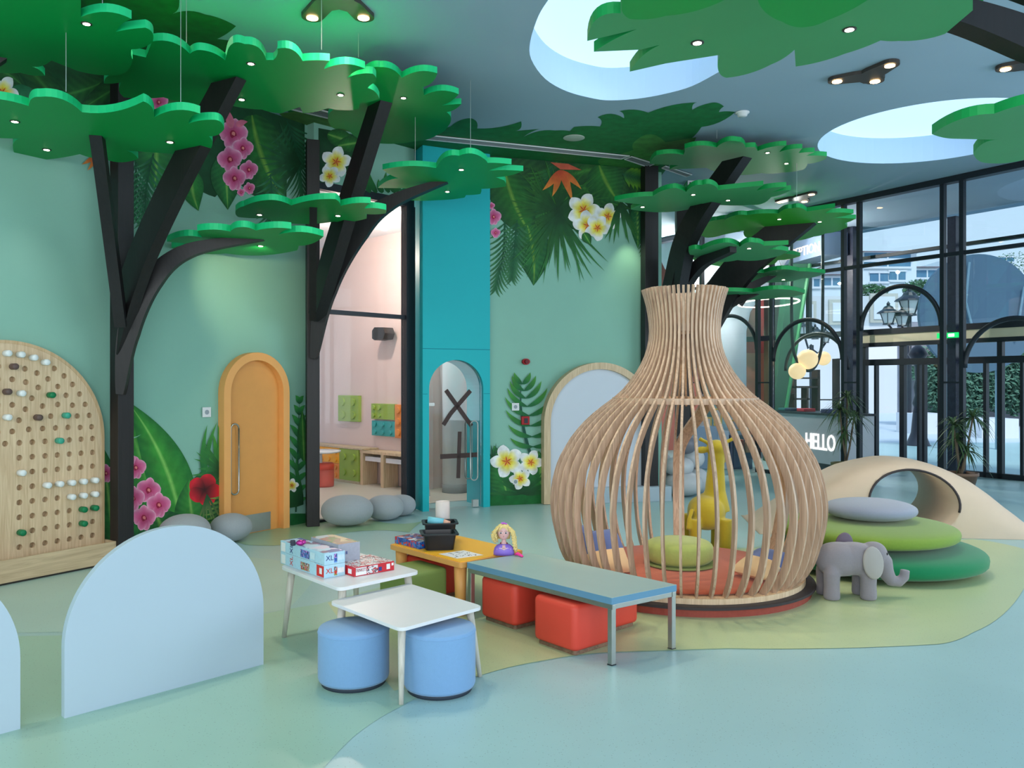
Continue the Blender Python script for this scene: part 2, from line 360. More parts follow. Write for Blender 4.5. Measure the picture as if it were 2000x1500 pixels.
# ------------------------------------------------------------------ murals: blades painted on a wall
def mixc(a, b, t): return tuple(a[i]+(b[i]-a[i])*t for i in range(3))
class Mural:
    def __init__(s, mb, place, mi):
        s.mb = mb; s.place = place; s.mi = mi; s.lay = 0
    def grid(s, fn, n, m, col, smooth=False):
        mb = s.mb; k = len(mb.v); s.lay += 1; off = 0.002+0.00005*s.lay
        for i in range(n+1):
            for j in range(m+1):
                t, c = i/n, j/m*2-1; x, y = fn(t, c); mb.c[len(mb.v)] = lin(col(t, c))+(1,); mb.v.append(s.place(x, y, off))
        mb.m = s.mi
        for i in range(n):
            for j in range(m):
                a = k+i*(m+1)+j; mb._f([a, a+1, a+m+2, a+m+1])
        mb.m = 0
    def blade(s, x0, y0, x1, y1, wd, bend=0.0, col=None, n=12, m=6, base=0.0, tipp=0.75, pw=1.0):
        dx, dy = x1-x0, y1-y0
        def fn(t, c):
            h = 4*bend*t*(1-t); cx, cy = x0+dx*t+dy*h, y0+dy*t-dx*h
            L = math.hypot(dx, dy); wv = (base*(1-t)+max(0, math.sin(PI*min(1, t**tipp)))**pw) * wd/2
            tx, ty = dx+dy*4*bend*(1-2*t), dy-dx*4*bend*(1-2*t); q = math.hypot(tx, ty) or 1
            return cx+ty/q*wv*c, cy-tx/q*wv*c
        s.grid(fn, n, m, col)
    def leaf(s, x0, y0, x1, y1, wd, bend=0.0, dark=(14, 74, 34), mid=(40, 120, 44), rib=(120, 176, 84), base=0.3):
        def col(t, c):
            a = abs(c)
            if a < 0.09: return rib
            v = 0.5+0.5*math.sin(2*PI*(t*11-a*1.5)); g = mixc(mid, dark, min(1, (a-0.1)*1.1))
            return mixc(g, mixc(g, (90, 160, 70), .5), v*.38)
        big = wd > 45
        s.blade(x0, y0, x1, y1, wd, bend, col, 44 if big else 18, 16 if big else 10, base, 0.8)
    def frond(s, x0, y0, x1, y1, ln, n=12, wd=7, bend=0.05, col=(52, 130, 50), droop=0.1, a0=55, dark=(14, 80, 50)):
        dx, dy = x1-x0, y1-y0; L = math.hypot(dx, dy); an = math.atan2(dy, dx)
        s.blade(x0, y0, x1, y1, 2.5, bend, lambda t, c: dark, 10, 1, 1.0)
        for i in range(n):
            t = (i+0.6)/n; h = 4*bend*t*(1-t); cx, cy = x0+dx*t+dy*h, y0+dy*t-dx*h
            q = ln*(0.55+0.6*math.sin(PI*min(1, 0.15+t*0.85)))
            for sd in (-1, 1):
                aa = an+sd*R(a0*(1-0.55*t)); s.blade(cx, cy, cx+math.cos(aa)*q, cy+math.sin(aa)*q, wd, sd*droop, lambda t, c: mixc(dark, col, min(1, t*1.4)), 6, 2, 0.2, 0.8)
    def fan(s, x, y, r, a0, a1, n=18, wd=7, col=(50, 120, 48), dark=(8, 60, 30)):
        for i in range(n):
            a = R(a0+(a1-a0)*i/(n-1)+random.uniform(-3, 3)); q = r*random.uniform(0.8, 1.1)
            s.blade(x, y, x+math.cos(a)*q, y+math.sin(a)*q, wd, random.uniform(-.05, .05), lambda t, c: mixc(dark, col, t), 6, 2, 0.2, 0.8)
    def orchid(s, x, y, r, rot=0):
        def pc(t, c): return mixc(mixc((184, 44, 100), (228, 132, 178), t), (236, 196, 216), max(0, abs(c)*1.2-0.35)*t + max(0, t-0.8)*2)
        for a, q, wv in ((-90, 1.05, .75), (150, .85, .6), (30, .85, .6), (-20, 1.0, 1.1), (200, 1.0, 1.1), (75, 1.0, .7), (105, 1.0, .7)):
            a = R(a+rot); s.blade(x, y, x+math.cos(a)*r*q, y+math.sin(a)*r*q, r*wv, 0, pc, 12, 6, 0.1, 1.0, .55)
        s.blade(x-r*.2, y, x+r*.25, y+r*.1, r*.4, .1, lambda t, c: (150, 16, 60), 5, 3, .5)
        s.blade(x-r*.05, y-r*.12, x+r*.1, y+r*.12, r*.18, .1, lambda t, c: (230, 130, 130), 4, 2, .5)
    def plumeria(s, x, y, r, rot=0):
        def pc(t, c): return mixc(mixc((226, 120, 20), (244, 226, 70), min(1, t*3.2)), (240, 242, 244), min(1, max(0, t-0.28)*2.4+max(0, abs(c)-0.6)*1.2))
        for k in range(5):
            a = R(rot+72*k); s.blade(x, y, x+math.cos(a)*r, y+math.sin(a)*r, r*.74, .08, pc, 14, 8, 0.0, 1.3, .7)
            s.blade(x, y, x+math.cos(a)*r*.35, y+math.sin(a)*r*.35, r*.05, 0, lambda t, c: (200, 50, 30), 3, 1, .4)
    def hibiscus(s, x, y, r):
        def pc(t, c): return mixc((52, 6, 14), (214, 30, 48), min(1, t*1.25))
        for a in (-70, -150, 150, 75, 10):
            a = R(a); s.blade(x, y, x+math.cos(a)*r, y+math.sin(a)*r, r*.95, 0, pc, 14, 8, 0.0, 1.25, .6)
    def strelitzia(s, x, y, r, rot=0):
        for a, q in ((100, 1.2), (125, 1.15), (50, .9), (35, 1.3), (62, 1.5)):
            a = R(a+rot); s.blade(x, y, x+math.cos(a)*r*q, y+math.sin(a)*r*q, r*.26, .05, lambda t, c: mixc((190, 66, 40), (236, 150, 60), t), 8, 4, .2)
    def poly(s, pts, rgb, per=6):
        mb = s.mb; s.lay += 1; off = 0.002+0.00005*s.lay; q = [s.place(x, y, off) for x, y in arcs(pts, per)]
        k = len(mb.v); 
        for p in q: mb.c[len(mb.v)] = lin(rgb)+(1,); mb.v.append(p)
        mb.m = s.mi
        for t in tessellate_polygon([q]): mb._f([k+i for i in t])
        mb.m = 0

# left wall (A)
mb = MB(); mb.fbox(WA, -8.5, 2.62, -0.2, 0.0, 0.0, CEIL)
mu = Mural(mb, lambda x, y, off: WA.pt(x, y, off), 1)
G1, G2, G3 = (10, 66, 34), (26, 98, 44), (46, 128, 60)
mu.poly([(-160, 40, 0), (595, 150, 0), (595, 330, -.03), (560, 345, .1), (520, 390, .1), (470, 360, -.1), (420, 385, .1), (360, 340, -.1), (300, 330, .1), (250, 300, 0), (150, 250, 0), (60, 205, 0), (-160, 180, 0)], (12, 70, 38))
for i in range(16):
    mu.leaf(random.uniform(-60, 560), random.uniform(60, 180), random.uniform(-60, 560), random.uniform(150, 290), random.uniform(40, 70), random.uniform(-.1, .1), (8, 58, 34), (18+i, 86, 40), (60, 130, 60))
mu.fan(42, 165, 80, 40, 150, 12, 8, (84, 160, 120), (20, 96, 60)); mu.plumeria(4, 180, 34, 20)
mu.frond(250, 230, 262, 420, 60, 14, 5, .05, (60, 130, 90)); mu.frond(325, 260, 330, 330, 44, 8, 4, 0, (60, 150, 80))
mu.leaf(300, 255, 300, 370, 74, .05, (16, 84, 50), (40, 124, 60)); mu.leaf(372, 330, 388, 412, 40, -.05, (16, 92, 44), (40, 130, 54)); mu.leaf(350, 340, 330, 400, 46, .05, (16, 92, 44), (40, 130, 54))
mu.leaf(440, 300, 445, 410, 52, .0, (14, 80, 44), (34, 116, 56)); mu.leaf(492, 225, 560, 400, 86, -.06, (8, 66, 32), (22, 100, 36), (110, 160, 60))
mu.frond(560, 235, 590, 370, 62, 14, 4, .05, (30, 100, 60)); mu.fan(588, 320, 90, 120, 240, 14, 6, (30, 96, 56)); mu.frond(528, 340, 520, 460, 40, 12, 4, .05, (50, 120, 80))
mu.frond(300, 300, 285, 440, 50, 14, 4, -.05, (60, 130, 90))
for x, y, r in ((455, 262, 30), (474, 290, 22), (449, 312, 26), (486, 332, 19), (458, 349, 24), (487, 368, 12), (471, 376, 8), (310, 200, 20)): mu.orchid(x, y, r, random.uniform(-15, 15))
mu.blade(452, 250, 444, 212, 12, 0, lambda t, c: (220, 110, 140), 6, 3, .5); mu.blade(462, 246, 484, 238, 10, .1, lambda t, c: (220, 110, 140), 6, 3, .5)
mu.strelitzia(190, 300, 32, 20)
# lower part of the left wall
mu.poly([(196, 1085, 0), (196, 960, 0), (250, 905, .0), (330, 905, 0), (372, 940, 0), (400, 915, 0), (436, 905, 0), (445, 1085, 0)], (18, 84, 44))
mu.leaf(318, 1060, 238, 800, 96, -.03, (20, 100, 44), (46, 136, 48), (90, 160, 70), base=.6); mu.leaf(356, 1040, 247, 782, 66, -.07, (20, 104, 44), (52, 146, 50), (130, 196, 96), base=.55)
0 and mu.poly([(297, 857, 0), (306, 836, 0), (304, 832, 0), (296, 852, 0)], (132, 188, 168)); mu.poly([(246, 858, -.1), (276, 848, .1), (250, 853, 0)], (132, 188, 168))
mu.leaf(225, 1080, 200, 870, 60, 0, (20, 90, 50), (36, 116, 50)); mu.leaf(390, 1060, 370, 935, 60, .05, (20, 92, 40), (48, 134, 50)); mu.leaf(330, 1070, 300, 990, 90, 0, (16, 80, 44), (30, 104, 50))
mu.frond(402, 960, 446, 830, 58, 7, 9, -.03, (64, 146, 54), .04, 30); mu.fan(398, 940, 110, -85, -45, 6, 9, (70, 150, 60), (18, 96, 50)); mu.fan(436, 920, 60, 120, 240, 10, 6, (60, 140, 60))
mu.hibiscus(400, 957, 33); mu.frond(440, 960, 400, 1060, 34, 12, 4, .05, (120, 160, 70)); mu.fan(404, 965, 60, 60, 110, 6, 4, (140, 160, 90))
for x, y, r in ((265, 914, 22), (290, 958, 25), (259, 974, 25), (310, 987, 25), (281, 1012, 25), (250, 900, 16), (207, 925, 18)): mu.orchid(x, y, r, random.uniform(-12, 12))
mu.frond(578, 1000, 585, 780, 30, 10, 9, 0, (48, 140, 60)); mu.leaf(594, 900, 590, 800, 20, 0); mu.fan(592, 985, 90, 180, 262, 12, 7, (40, 124, 56)); mu.poly([(567, 1026, 0), (567, 1003, 0), (600, 1003, 0), (600, 1026, 0)], (10, 96, 44)); mu.plumeria(570, 948, 14)
wl = mb.build('wall_left', [M['wallpaint'], M['mural']], recalc=False); struct(wl, 'sea green wall painted with tropical leaves and flowers')
# wall over the glazed bay
mb = MB(); mb.fbox(WG, 0.0, 1.47, -0.15, 0.0, 3.91, CEIL)
mu = Mural(mb, lambda x, y, off: WG.pt(x, y, off), 1)
mu.poly([(622, 250, 0), (720, 268, 0), (690, 330, 0), (640, 358, 0), (622, 356, 0)], (10, 66, 34)); mu.leaf(640, 262, 700, 282, 30); mu.leaf(660, 285, 720, 275, 26)
mu.plumeria(657, 316, 31, 0); mu.plumeria(644, 344, 22, 30)
for k in range(7): mu.blade(712+k*12, 376, 700+k*12+random.uniform(-6, 8), 332+random.uniform(0, 22), 9, .1, lambda t, c: mixc((16, 88, 44), (52, 134, 60), t), 8, 3, .5)
struct(mb.build('wall_above_glazing', [M['wallpaint'], M['mural']], recalc=False))
# green wall right of the portal (C)
mb = MB(); mb.fbox(WC, -0.02, 2.26, -0.2, 0.0, 0.0, CEIL)
mu = Mural(mb, lambda x, y, off: WC.pt(x, y, off), 1)
mu.poly([(955, 300, 0), (1262, 320, 0), (1262, 480, .05), (1240, 470, 0), (1225, 400, -.1), (1180, 385, 0), (1150, 450, -.1), (1050, 470, .0), (1000, 400, -.05), (955, 390, 0)], (12, 68, 36))
for i in range(14): mu.leaf(random.uniform(965, 1250), random.uniform(315, 340), random.uniform(965, 1250), random.uniform(370, 430), random.uniform(36, 60), random.uniform(-.1, .1), (8, 58, 30), (20+i, 86, 36), (60, 126, 50))
mu.frond(1080, 322, 1040, 420, 60, 16, 4, .03, (52, 116, 44)); mu.leaf(985, 330, 1044, 470, 72, -.05, (10, 66, 34), (30, 104, 36), (110, 156, 60)); mu.leaf(1030, 440, 1042, 558, 58, .05, (10, 72, 40), (30, 104, 50), (110, 156, 60))
mu.leaf(1170, 322, 1212, 398, 66, -.05, (10, 70, 36), (30, 106, 40), (110, 160, 60)); mu.leaf(1245, 400, 1246, 486, 26, 0, (12, 86, 50), (30, 110, 60))
mu.frond(985, 430, 968, 560, 44, 14, 4, .05, (60, 120, 76)); mu.frond(1010, 430, 1000, 540, 40, 14, 4, 0, (60, 120, 76)); mu.frond(1250, 400, 1256, 500, 20, 12, 3, 0, (70, 130, 70))
mu.fan(1089, 408, 96, 0, 360, 64, 4.2, (50, 118, 46), (8, 56, 26)); mu.fan(1092, 415, 135, 48, 132, 26, 4.5, (56, 130, 60), (8, 60, 30))
mu.poly([(1075, 317, 0), (1110, 320, 0), (1136, 332, 0), (1095, 331, 0)], (200, 90, 66)); mu.strelitzia(1092, 333, 44, 5)
mu.plumeria(1140, 410, 34, 10); mu.plumeria(1148, 440, 30, 50); mu.plumeria(1187, 423, 27, 0); mu.plumeria(1167, 445, 26, 20); mu.leaf(1140, 455, 1154, 478, 16)
mu.fan(1212, 395, 85, 60, 115, 8, 6, (60, 130, 60)); mu.frond(1215, 340, 1256, 350, 30, 8, 8, 0, (90, 150, 40))
for x, y, r in ((964, 424, 16), (968, 455, 10), (960, 402, 7)): mu.orchid(x, y, r)
mu.poly([(950, 1000, 0), (950, 905, 0), (975, 890, 0), (1010, 920, 0), (1070, 900, 0), (1075, 1000, 0)], (22, 96, 54))
mu.poly([(950, 1000, 0), (950, 968, 0), (1075, 962, 0), (1075, 1000, 0)], (8, 100, 42))
mu.leaf(990, 965, 965, 870, 46, 0, (20, 90, 44), (36, 116, 50)); mu.leaf(1060, 960, 1052, 880, 40, 0, (20, 90, 44), (36, 116, 50)); mu.fan(1020, 965, 70, 180, 360, 16, 7, (44, 124, 60)); mu.fan(962, 895, 30, -120, 60, 10, 3, (50, 110, 80))
mu.blade(1043, 905, 1018, 742, 3, .06, lambda t, c: (14, 74, 60), 12, 1, 1.5)
for t, q in ((.08, 40), (.2, 48), (.32, 52), (.45, 58), (.57, 60), (.68, 54), (.78, 46), (.87, 38), (.95, 28)):
    x, y = 1043-25*t-10*4*.06*t*(1-t)*0+9*t*(1-t)*2, 905-163*t
    for sd in (-1, 1):
        a = R(-90+sd*(78-46*t)); mu.blade(x, y, x+math.cos(a)*q, y+math.sin(a)*q, 9, -sd*.12, lambda t, c: mixc((10, 92, 56), (78, 150, 56), min(1, t*1.1)), 8, 3, .2, .85)
mu.leaf(1090, 800, 1076, 760, 16); mu.plumeria(990, 901, 33, -30); mu.plumeria(1037, 903, 25, 10); mu.plumeria(1016, 935, 22, 40)
struct(mb.build('wall_back', [M['wallpaint'], M['mural']], recalc=False), 'sea green wall with painted palms above and flowers below')

# ceiling with two round openings
def ceilpt(x, y, dz=0.0):
    Y = (CEIL-dz-CAMZ)*FOC/(HY-y); return Vector(((x-1000)/FOC*Y, Y, CEIL-dz))
def circle_fit(pts):
    import numpy as np
    A = [ceilpt(*p) for p in pts]; Mx = np.array([[2*a.x, 2*a.y, 1] for a in A]); bb = np.array([a.x**2+a.y**2 for a in A])
    s = np.linalg.lstsq(Mx, bb, rcond=None)[0]; return s[0], s[1], math.sqrt(s[2]+s[0]**2+s[1]**2)
openA = [(1070.75, 0), (1051.5, 31.5), (1035.8, 80.5), (1037.5, 115.5), (1065, 154), (1107.5, 178.5), (1160, 192.5), (1195, 196), (1247, 192.5), (1300, 183), (1352, 168), (1405, 140)]
openB = [(1615, 308), (1667, 317), (1730, 318), (1825, 311.5), (1898, 303), (1592, 287), (1604, 269.5), (1650, 245), (1720, 220.5), (1825, 199.5), (1975, 189)]
cb = circle_fit(openB)
ringB = [(cb[0]+cb[2]*math.cos(2*PI*i/64), cb[1]+cb[2]*math.sin(2*PI*i/64)) for i in range(64)]
# the first opening is a soft pebble outline: traced along its far side, closed with an arc on the near side
pa = [ceilpt(*p) for p in openA]; far = [(p.x, p.y) for p in pa]
ringA = []
for i in range(len(far)-1):
    for k in range(4):
        p0, p1, p2, p3 = far[max(i-1, 0)], far[i], far[i+1], far[min(i+2, len(far)-1)]; t = k/4
        ringA.append(tuple(0.5*((2*p1[j])+(-p0[j]+p2[j])*t+(2*p0[j]-5*p1[j]+4*p2[j]-p3[j])*t*t+(-p0[j]+3*p1[j]-3*p2[j]+p3[j])*t**3) for j in (0, 1)))
ringA.append(far[-1])
e0, e1 = Vector(far[-1]), Vector(far[0]); mid = (e0+e1)/2; hw = (e1-e0)/2; nn = Vector((hw.y, -hw.x)); nn = nn if nn.y < 0 else -nn; nn.normalize()
for k in range(1, 24):
    a = PI*k/24; q = mid-hw*math.cos(a)+nn*math.sin(a)*1.25; ringA.append((q.x, q.y))
outer = [Vector((-9, -6, 0)), Vector((14, -6, 0)), Vector((14, 22, 0)), Vector((-9, 22, 0))]
mb = MB()
def flat_with_holes(mb, outer, holes, z):
    loops = [outer]+[[Vector((x, y, 0)) for x, y in h] for h in holes]; k = len(mb.v)
    for l in loops: mb.v += [Vector((p.x, p.y, z)) for p in l]
    for t in tessellate_polygon(loops): mb._f([k+i for i in t])
# ceiling ends at the window line outside; corner points follow the building
wend = [WO.p(-14, 2.9, 0), WO.p(9, 2.9, 0)]
outer = [Vector((-9, -6, 0)), Vector((wend[0].x, -6, 0)), Vector((wend[0].x, wend[0].y, 0)), Vector((wend[1].x, wend[1].y, 0)), Vector((-9, wend[1].y, 0))]
flat_with_holes(mb, outer, [ringA, ringB], CEIL)
mb.m = 1
for rg in (ringA, ringB):
    k = len(mb.v); n = len(rg); mb.v += [Vector((x, y, CEIL)) for x, y in rg]+[Vector((x, y, CEIL+0.34)) for x, y in rg]
    for i in range(n): mb._f([k+i, k+(i+1) % n, k+n+(i+1) % n, k+n+i])
mb.m = 0
mu = Mural(mb, lambda x, y, off: ceilpt(x, y, off), 2)
DG = (14, 116, 60)
mu.poly([(660, 180, 0), (812, 180, 0), (838, 240, 0), (868, 251, .0), (880, 247, .1), (920, 231, .25), (932, 251, -.05), (1018, 237, .3), (1004, 256, 0), (1054, 252, -.05), (1023, 267, .08), (1085, 255, .03), (1113, 256, 0), (1121, 248, .03), (1172, 247, -.3), (1167, 229, .15), (1219, 231, -.2), (1210, 217, .08), (1266, 220, .05), (1366, 200, -.3), (1352, 215, .05), (1384, 202, .15), (1414, 208, -.1), (1404, 219, .05), (1436, 219, .08), (1370, 248, .05), (1345, 275, 0), (1290, 345, 0), (1258, 334, 0), (1168, 325, 0), (960, 312, 0), (805, 300, 0), (700, 283, 0), (600, 262, 0), (560, 215, 0)], DG)
mu.poly([(1168, 313, .1), (1185, 309, 0), (1237, 293, .2), (1240, 276, .25), (1300, 278, 0), (1360, 268, .1), (1330, 300, 0), (1262, 335, 0), (1180, 322, .3)], (66, 140, 66))
mu.poly([(545, 222, .0), (600, 214, 0), (660, 240, 0), (730, 262, 0), (690, 278, 0), (612, 262, .05)], (92, 136, 72))
mu.poly([(120, -60, 0), (352, -60, 0), (350, 10, .15), (337, 27, .1), (400, 28, .05), (461, 51, .05), (424, 76, .0), (448, 79, 0), (436, 112, 0), (250, 125, 0), (60, 60, 0)], (10, 96, 44))
struct(mb.build('ceiling', [M['ceilpaint'], mat('light_well_paint', (200, 224, 250), 0.8, var=0.01), M['mural']], recalc=False), 'grey blue ceiling with two round light wells')

for i, (rg, st) in enumerate(((ringA, 1.0), (ringB, 1.0))):
    mb = MB(); cx = sum(p[0] for p in rg)/len(rg); cy = sum(p[1] for p in rg)/len(rg)
    mb.loops([(cx+(x-cx)*1.02, cy+(y-cy)*1.02, CEIL+0.34) for x, y in rg], [(cx+(x-cx)*1.02, cy+(y-cy)*1.02, CEIL+0.36) for x, y in rg])
    o = mb.build('skylight', emit('skylight_panel', (196, 222, 244), 0.58)); tag(o, 'glowing white round skylight '+('beside the front leaf canopy' if i == 0 else 'nearest the window wall'), 'skylight', 'round skylights')
    recentre(o)


# more room shell
mb = MB(); mb.box(-9.2, -9.0, -6, 3, 0, CEIL); struct(mb.build('wall_far_left', M['wallpaint']))

# glazed bay: frame and panes
def bars(name, fr, segs, wid, dep, m, n0=0.0, kind=True):   # segs in plane (u0,z0,u1,z1)
    mb = MB()
    for (u0, z0, u1, z1) in segs:
        if abs(u1-u0) > abs(z1-z0): mb.fbox(fr, u0, u1, n0-dep/2, n0+dep/2, z0-wid/2, z0+wid/2)
        else: mb.fbox(fr, u0-wid/2, u0+wid/2, n0-dep/2, n0+dep/2, z0, z1)
    return mb.build(name, m)
gt = 3.91
fr_o = MB()
fr_o.fbox(WG, -0.02, 1.47, -0.09, 0.0, gt-0.09, gt); fr_o.fbox(WG, 1.33, 1.47, -0.09, 0.02, 0, gt-0.09); fr_o.fbox(WG, -0.02, 0.03, -0.09, 0, 0, gt); fr_o.fbox(WG, 0.03, 1.33, -0.08, -0.01, 2.40, 2.45); fr_o.fbox(WG, 0.03, 1.33, -0.08, -0.01, 0, 0.03)
win = thing('window_1', 'tall black framed glazed bay looking into the playroom', 'window', tuple(WG.p(0.7, 0, 0))); struct(win)
fr_o.build('window_frame', M['metalblack'], win)
mb = MB(); mb.fbox(WG, 0.03, 1.33, -0.05, -0.04, 0.03, 2.40); mb.build('pane', M['clear'], win)
mb = MB(); mb.fbox(WG, 0.03, 1.33, -0.05, -0.04, 2.45, gt-0.09); mb.build('pane', M['clear'], win)

# turquoise portal with arched glass door
WP = Fr(-1.11, 10.18, 0.826, 0.40)
pw = 0.918
lu = WP.hit(838, 1000)[0]; ru = WP.hit(944, 990)[0]; ar = (ru-lu)/2; az = WP.hit(890, 703)[1]-ar
arch = [(lu+ar+ar*math.cos(PI-PI*i/24), az+ar*math.sin(PI-PI*i/24)) for i in range(25)]
portal = thing('wall_portal', 'turquoise portal column with arched doorway', 'portal', tuple(WP.p(pw/2, 0, 0))); struct(portal)
mb = MB(); mb.fprism(WP, [(0, 0), (lu, 0)]+arch+[(ru, 0), (pw, 0), (pw, CEIL-0.004), (0, CEIL-0.004)], 0.0, -0.55); mb.build('portal_wall', M['teal'], portal)
mb = MB(); mb.fbox(WP, 0.0, pw, 0.0, 0.0012, 2.026, 2.032); mb.fbox(WP, 0.0, lu-.02, 0.0, 0.0012, 1.46, 1.465); mb.fbox(WP, ru+.005, pw, 0.0, 0.0012, 1.46, 1.465); mb.build('panel_seam', mat('seam_dark_teal', (0, 110, 130), 0.8), portal)  # panel joints as thin strips of darker teal
door = thing('glass_door', 'arched frameless glass door with taped cross marks in turquoise portal', 'door', tuple(WP.p((lu+ru)/2, -0.06, 0)))
mb = MB(); mb.fprism(WP, [(lu+.01, 0.02)]+[(lu+ar+(u-lu-ar)*.985, z) for u, z in arch]+[(ru-.01, 0.02)], -0.055, -0.065); mb.build('door_leaf', glass('door_glass', (240, 248, 249), 0.8), door)
def tape(name, pts, wd):
    mb = MB(); q = [WP.hit(x, y, -0.05) for x, y in pts]
    for i in range(len(q)-1):
        (u0, z0), (u1, z1) = q[i], q[i+1]; L = math.hypot(u1-u0, z1-z0); nx, nz = -(z1-z0)/L*wd/2, (u1-u0)/L*wd/2
        mb.fprism(WP, [(u0+nx, z0+nz), (u1+nx, z1+nz), (u1-nx, z1-nz), (u0-nx, z0-nz)], -0.048, -0.054)
    return mb.build(name, mat('brown_tape', (62, 46, 44), 0.6), door)
tape('tape_strip', [(871, 762), (921, 832)], .055); tape('tape_strip', [(919, 763), (880, 808), (866, 830)], .055)
tape('tape_strip', [(898, 843), (895, 934)], .05); tape('tape_strip', [(860, 892), (932, 888)], .06)
hu0, hz0 = WP.hit(926, 822, .03); hz1 = WP.hit(926, 938, .03)[1]
for nn_, du in ((0.03, 0.0), (-0.15, -0.0)):
    pts = []
    for i in range(9): a = PI*i/8; pts.append(WP.p(hu0-.05*math.cos(a)+du, nn_, hz0-.05+.05*math.sin(a)))
    for i in range(9): a = PI*i/8; pts.append(WP.p(hu0+.05*math.cos(a)+du, nn_, hz1+.05-.05*math.sin(a)))
    mb = sm(MB()); mb.tube(pts+[pts[0]], 0.009, 8); mb.build('door_handle', M['steel'], door)
mb = MB(); u, z = WP.hit(842, 790); mb.fbox(WP, lu+.0, lu+.09, -0.07, -0.045, z-.02, z+.02); u, z = WP.hit(842, 962); mb.fbox(WP, lu-.02, lu+.03, -0.07, -0.045, z-.05, z+.04); mb.build('hinge', M['steel'], door)
mb = MB(); u, z = WP.hit(931, 987); mb.fbox(WP, u-.04, u+.04, -0.075, -0.03, 0.01, 0.10); mb.build('floor_lock', M['steel'], door)

# playroom behind the glass
mb = MB(); K = Fr(-2.95, 13.82, 1.25, -1.2); mb.fbox(K, -3.2, 2.3, -0.15, 0, 0, 3.93); struct(mb.build('wall_playroom', M['pinkwall']), 'blush coloured wall of the playroom'); mb = MB(); mb.slab([(-1.45, 12.42), (.15, 12.75), (.1, 12.9), (-1.5, 12.57)], 0, 3.93); struct(mb.build('wall_playroom_far', M['pinkwall']))
mb = MB()
mb.ngon([(-2.42, 9.5, 0.004), (-1.30, 10.50, 0.004), (-1.30, 10.75, 0.004), (-0.55, 11.2, 0.004), (1.2, 11.95, 0.004), (2.0, 13, 0.004), (-6, 18.5, 0.004), (-6, 12, 0.004)]); struct(mb.build('floor_playroom', M['warmfloor']))
mb = MB(); mb.ngon([(x, y, 3.93) for x, y in ((-2.40, 9.42), (-1.30, 10.55), (-1.2, 10.75), (-0.35, 11.2), (2.0, 11.95), (2.0, 13), (-6, 18.5), (-6, 11.5))]); struct(mb.build('ceiling_playroom', M['white']))
mb = MB(); mb.hexa([(-5.2, 11.4, 0), (-2.45, 9.62, 0), (-2.5, 9.72, 0), (-5.2, 11.5, 0), (-5.2, 11.4, 3.93), (-2.45, 9.62, 3.93), (-2.5, 9.72, 3.93), (-5.2, 11.5, 3.93)]) ; struct(mb.build('wall_playroom_left', M['pinkwall']))
mb = MB(); mb.box(0.0, 0.12, 11.1, 12.6, 0, 3.93); struct(mb.build('wall_playroom_right', M['pinkwall']))
point('playroom_fill', (-2.3, 11.5, 3.4), 55, (1.0, 0.82, 0.70), 0.04); point('playroom_fill', (-0.9, 11.3, 3.4), 40, (1.0, 0.88, 0.80), 0.03)  # unseen point lights added to fill the room and brighten the column
for i, (x, y) in enumerate(((751, 449), (788, 416))):
    Yk = (3.92-CAMZ)*FOC/(HY-y); c = Vector(((x-1000)/FOC*Yk, Yk, 3.915)); mb = sm(MB()); mb.lathe([(0.045, 0), (0.045, 0.012)], c, 20)
    o = mb.build('recessed_downlight', emit('playroom_lamp', (255, 235, 205), 5)); tag(recentre(o), ('lower' if i == 0 else 'upper')+' of the recessed downlights in the playroom ceiling', 'downlight', 'playroom downlights')
# column in the playroom
cl = thing('column', 'round white column with grey base seen through glass door', 'column', (-0.83, 12.0, 0))
mb = sm(MB()); mb.lathe([(.19, .12), (.19, 3.92)], (-0.83, 12.0, 0), 40); mb.build('shaft', M['white'], cl)
mb = sm(MB()); mb.lathe([(.195, 0.005), (.195, .13)], (-0.83, 12.0, 0), 40); mb.build('column_base', mat('grey_skirting', (140, 140, 140)), cl)
# wall speaker
sc_ = K.hit(750, 652, .15)
sp = thing('wall_speaker', 'black wall speaker high on the blush playroom wall', 'speaker', tuple(K.p(sc_[0], .1, sc_[1])))
mb = MB(); mb.fprism(Fr(*K.p(sc_[0]-.16, .02, 0).xy, *K.U), [(0, -.07+sc_[1]), (.06, -.1+sc_[1]), (.28, -.09+sc_[1]), (.33, 0+sc_[1]), (.28, .09+sc_[1]), (.06, .1+sc_[1]), (0, .05+sc_[1])], .05, .24); mb.build('cabinet', mat('speaker_black', (44, 40, 38), .5), sp)
mb = MB(); mb.fbox(K, sc_[0]-.02, sc_[0]+.02, 0, .08, sc_[1]-.03, sc_[1]+.03); mb.build('bracket', M['metalblack'], sp)
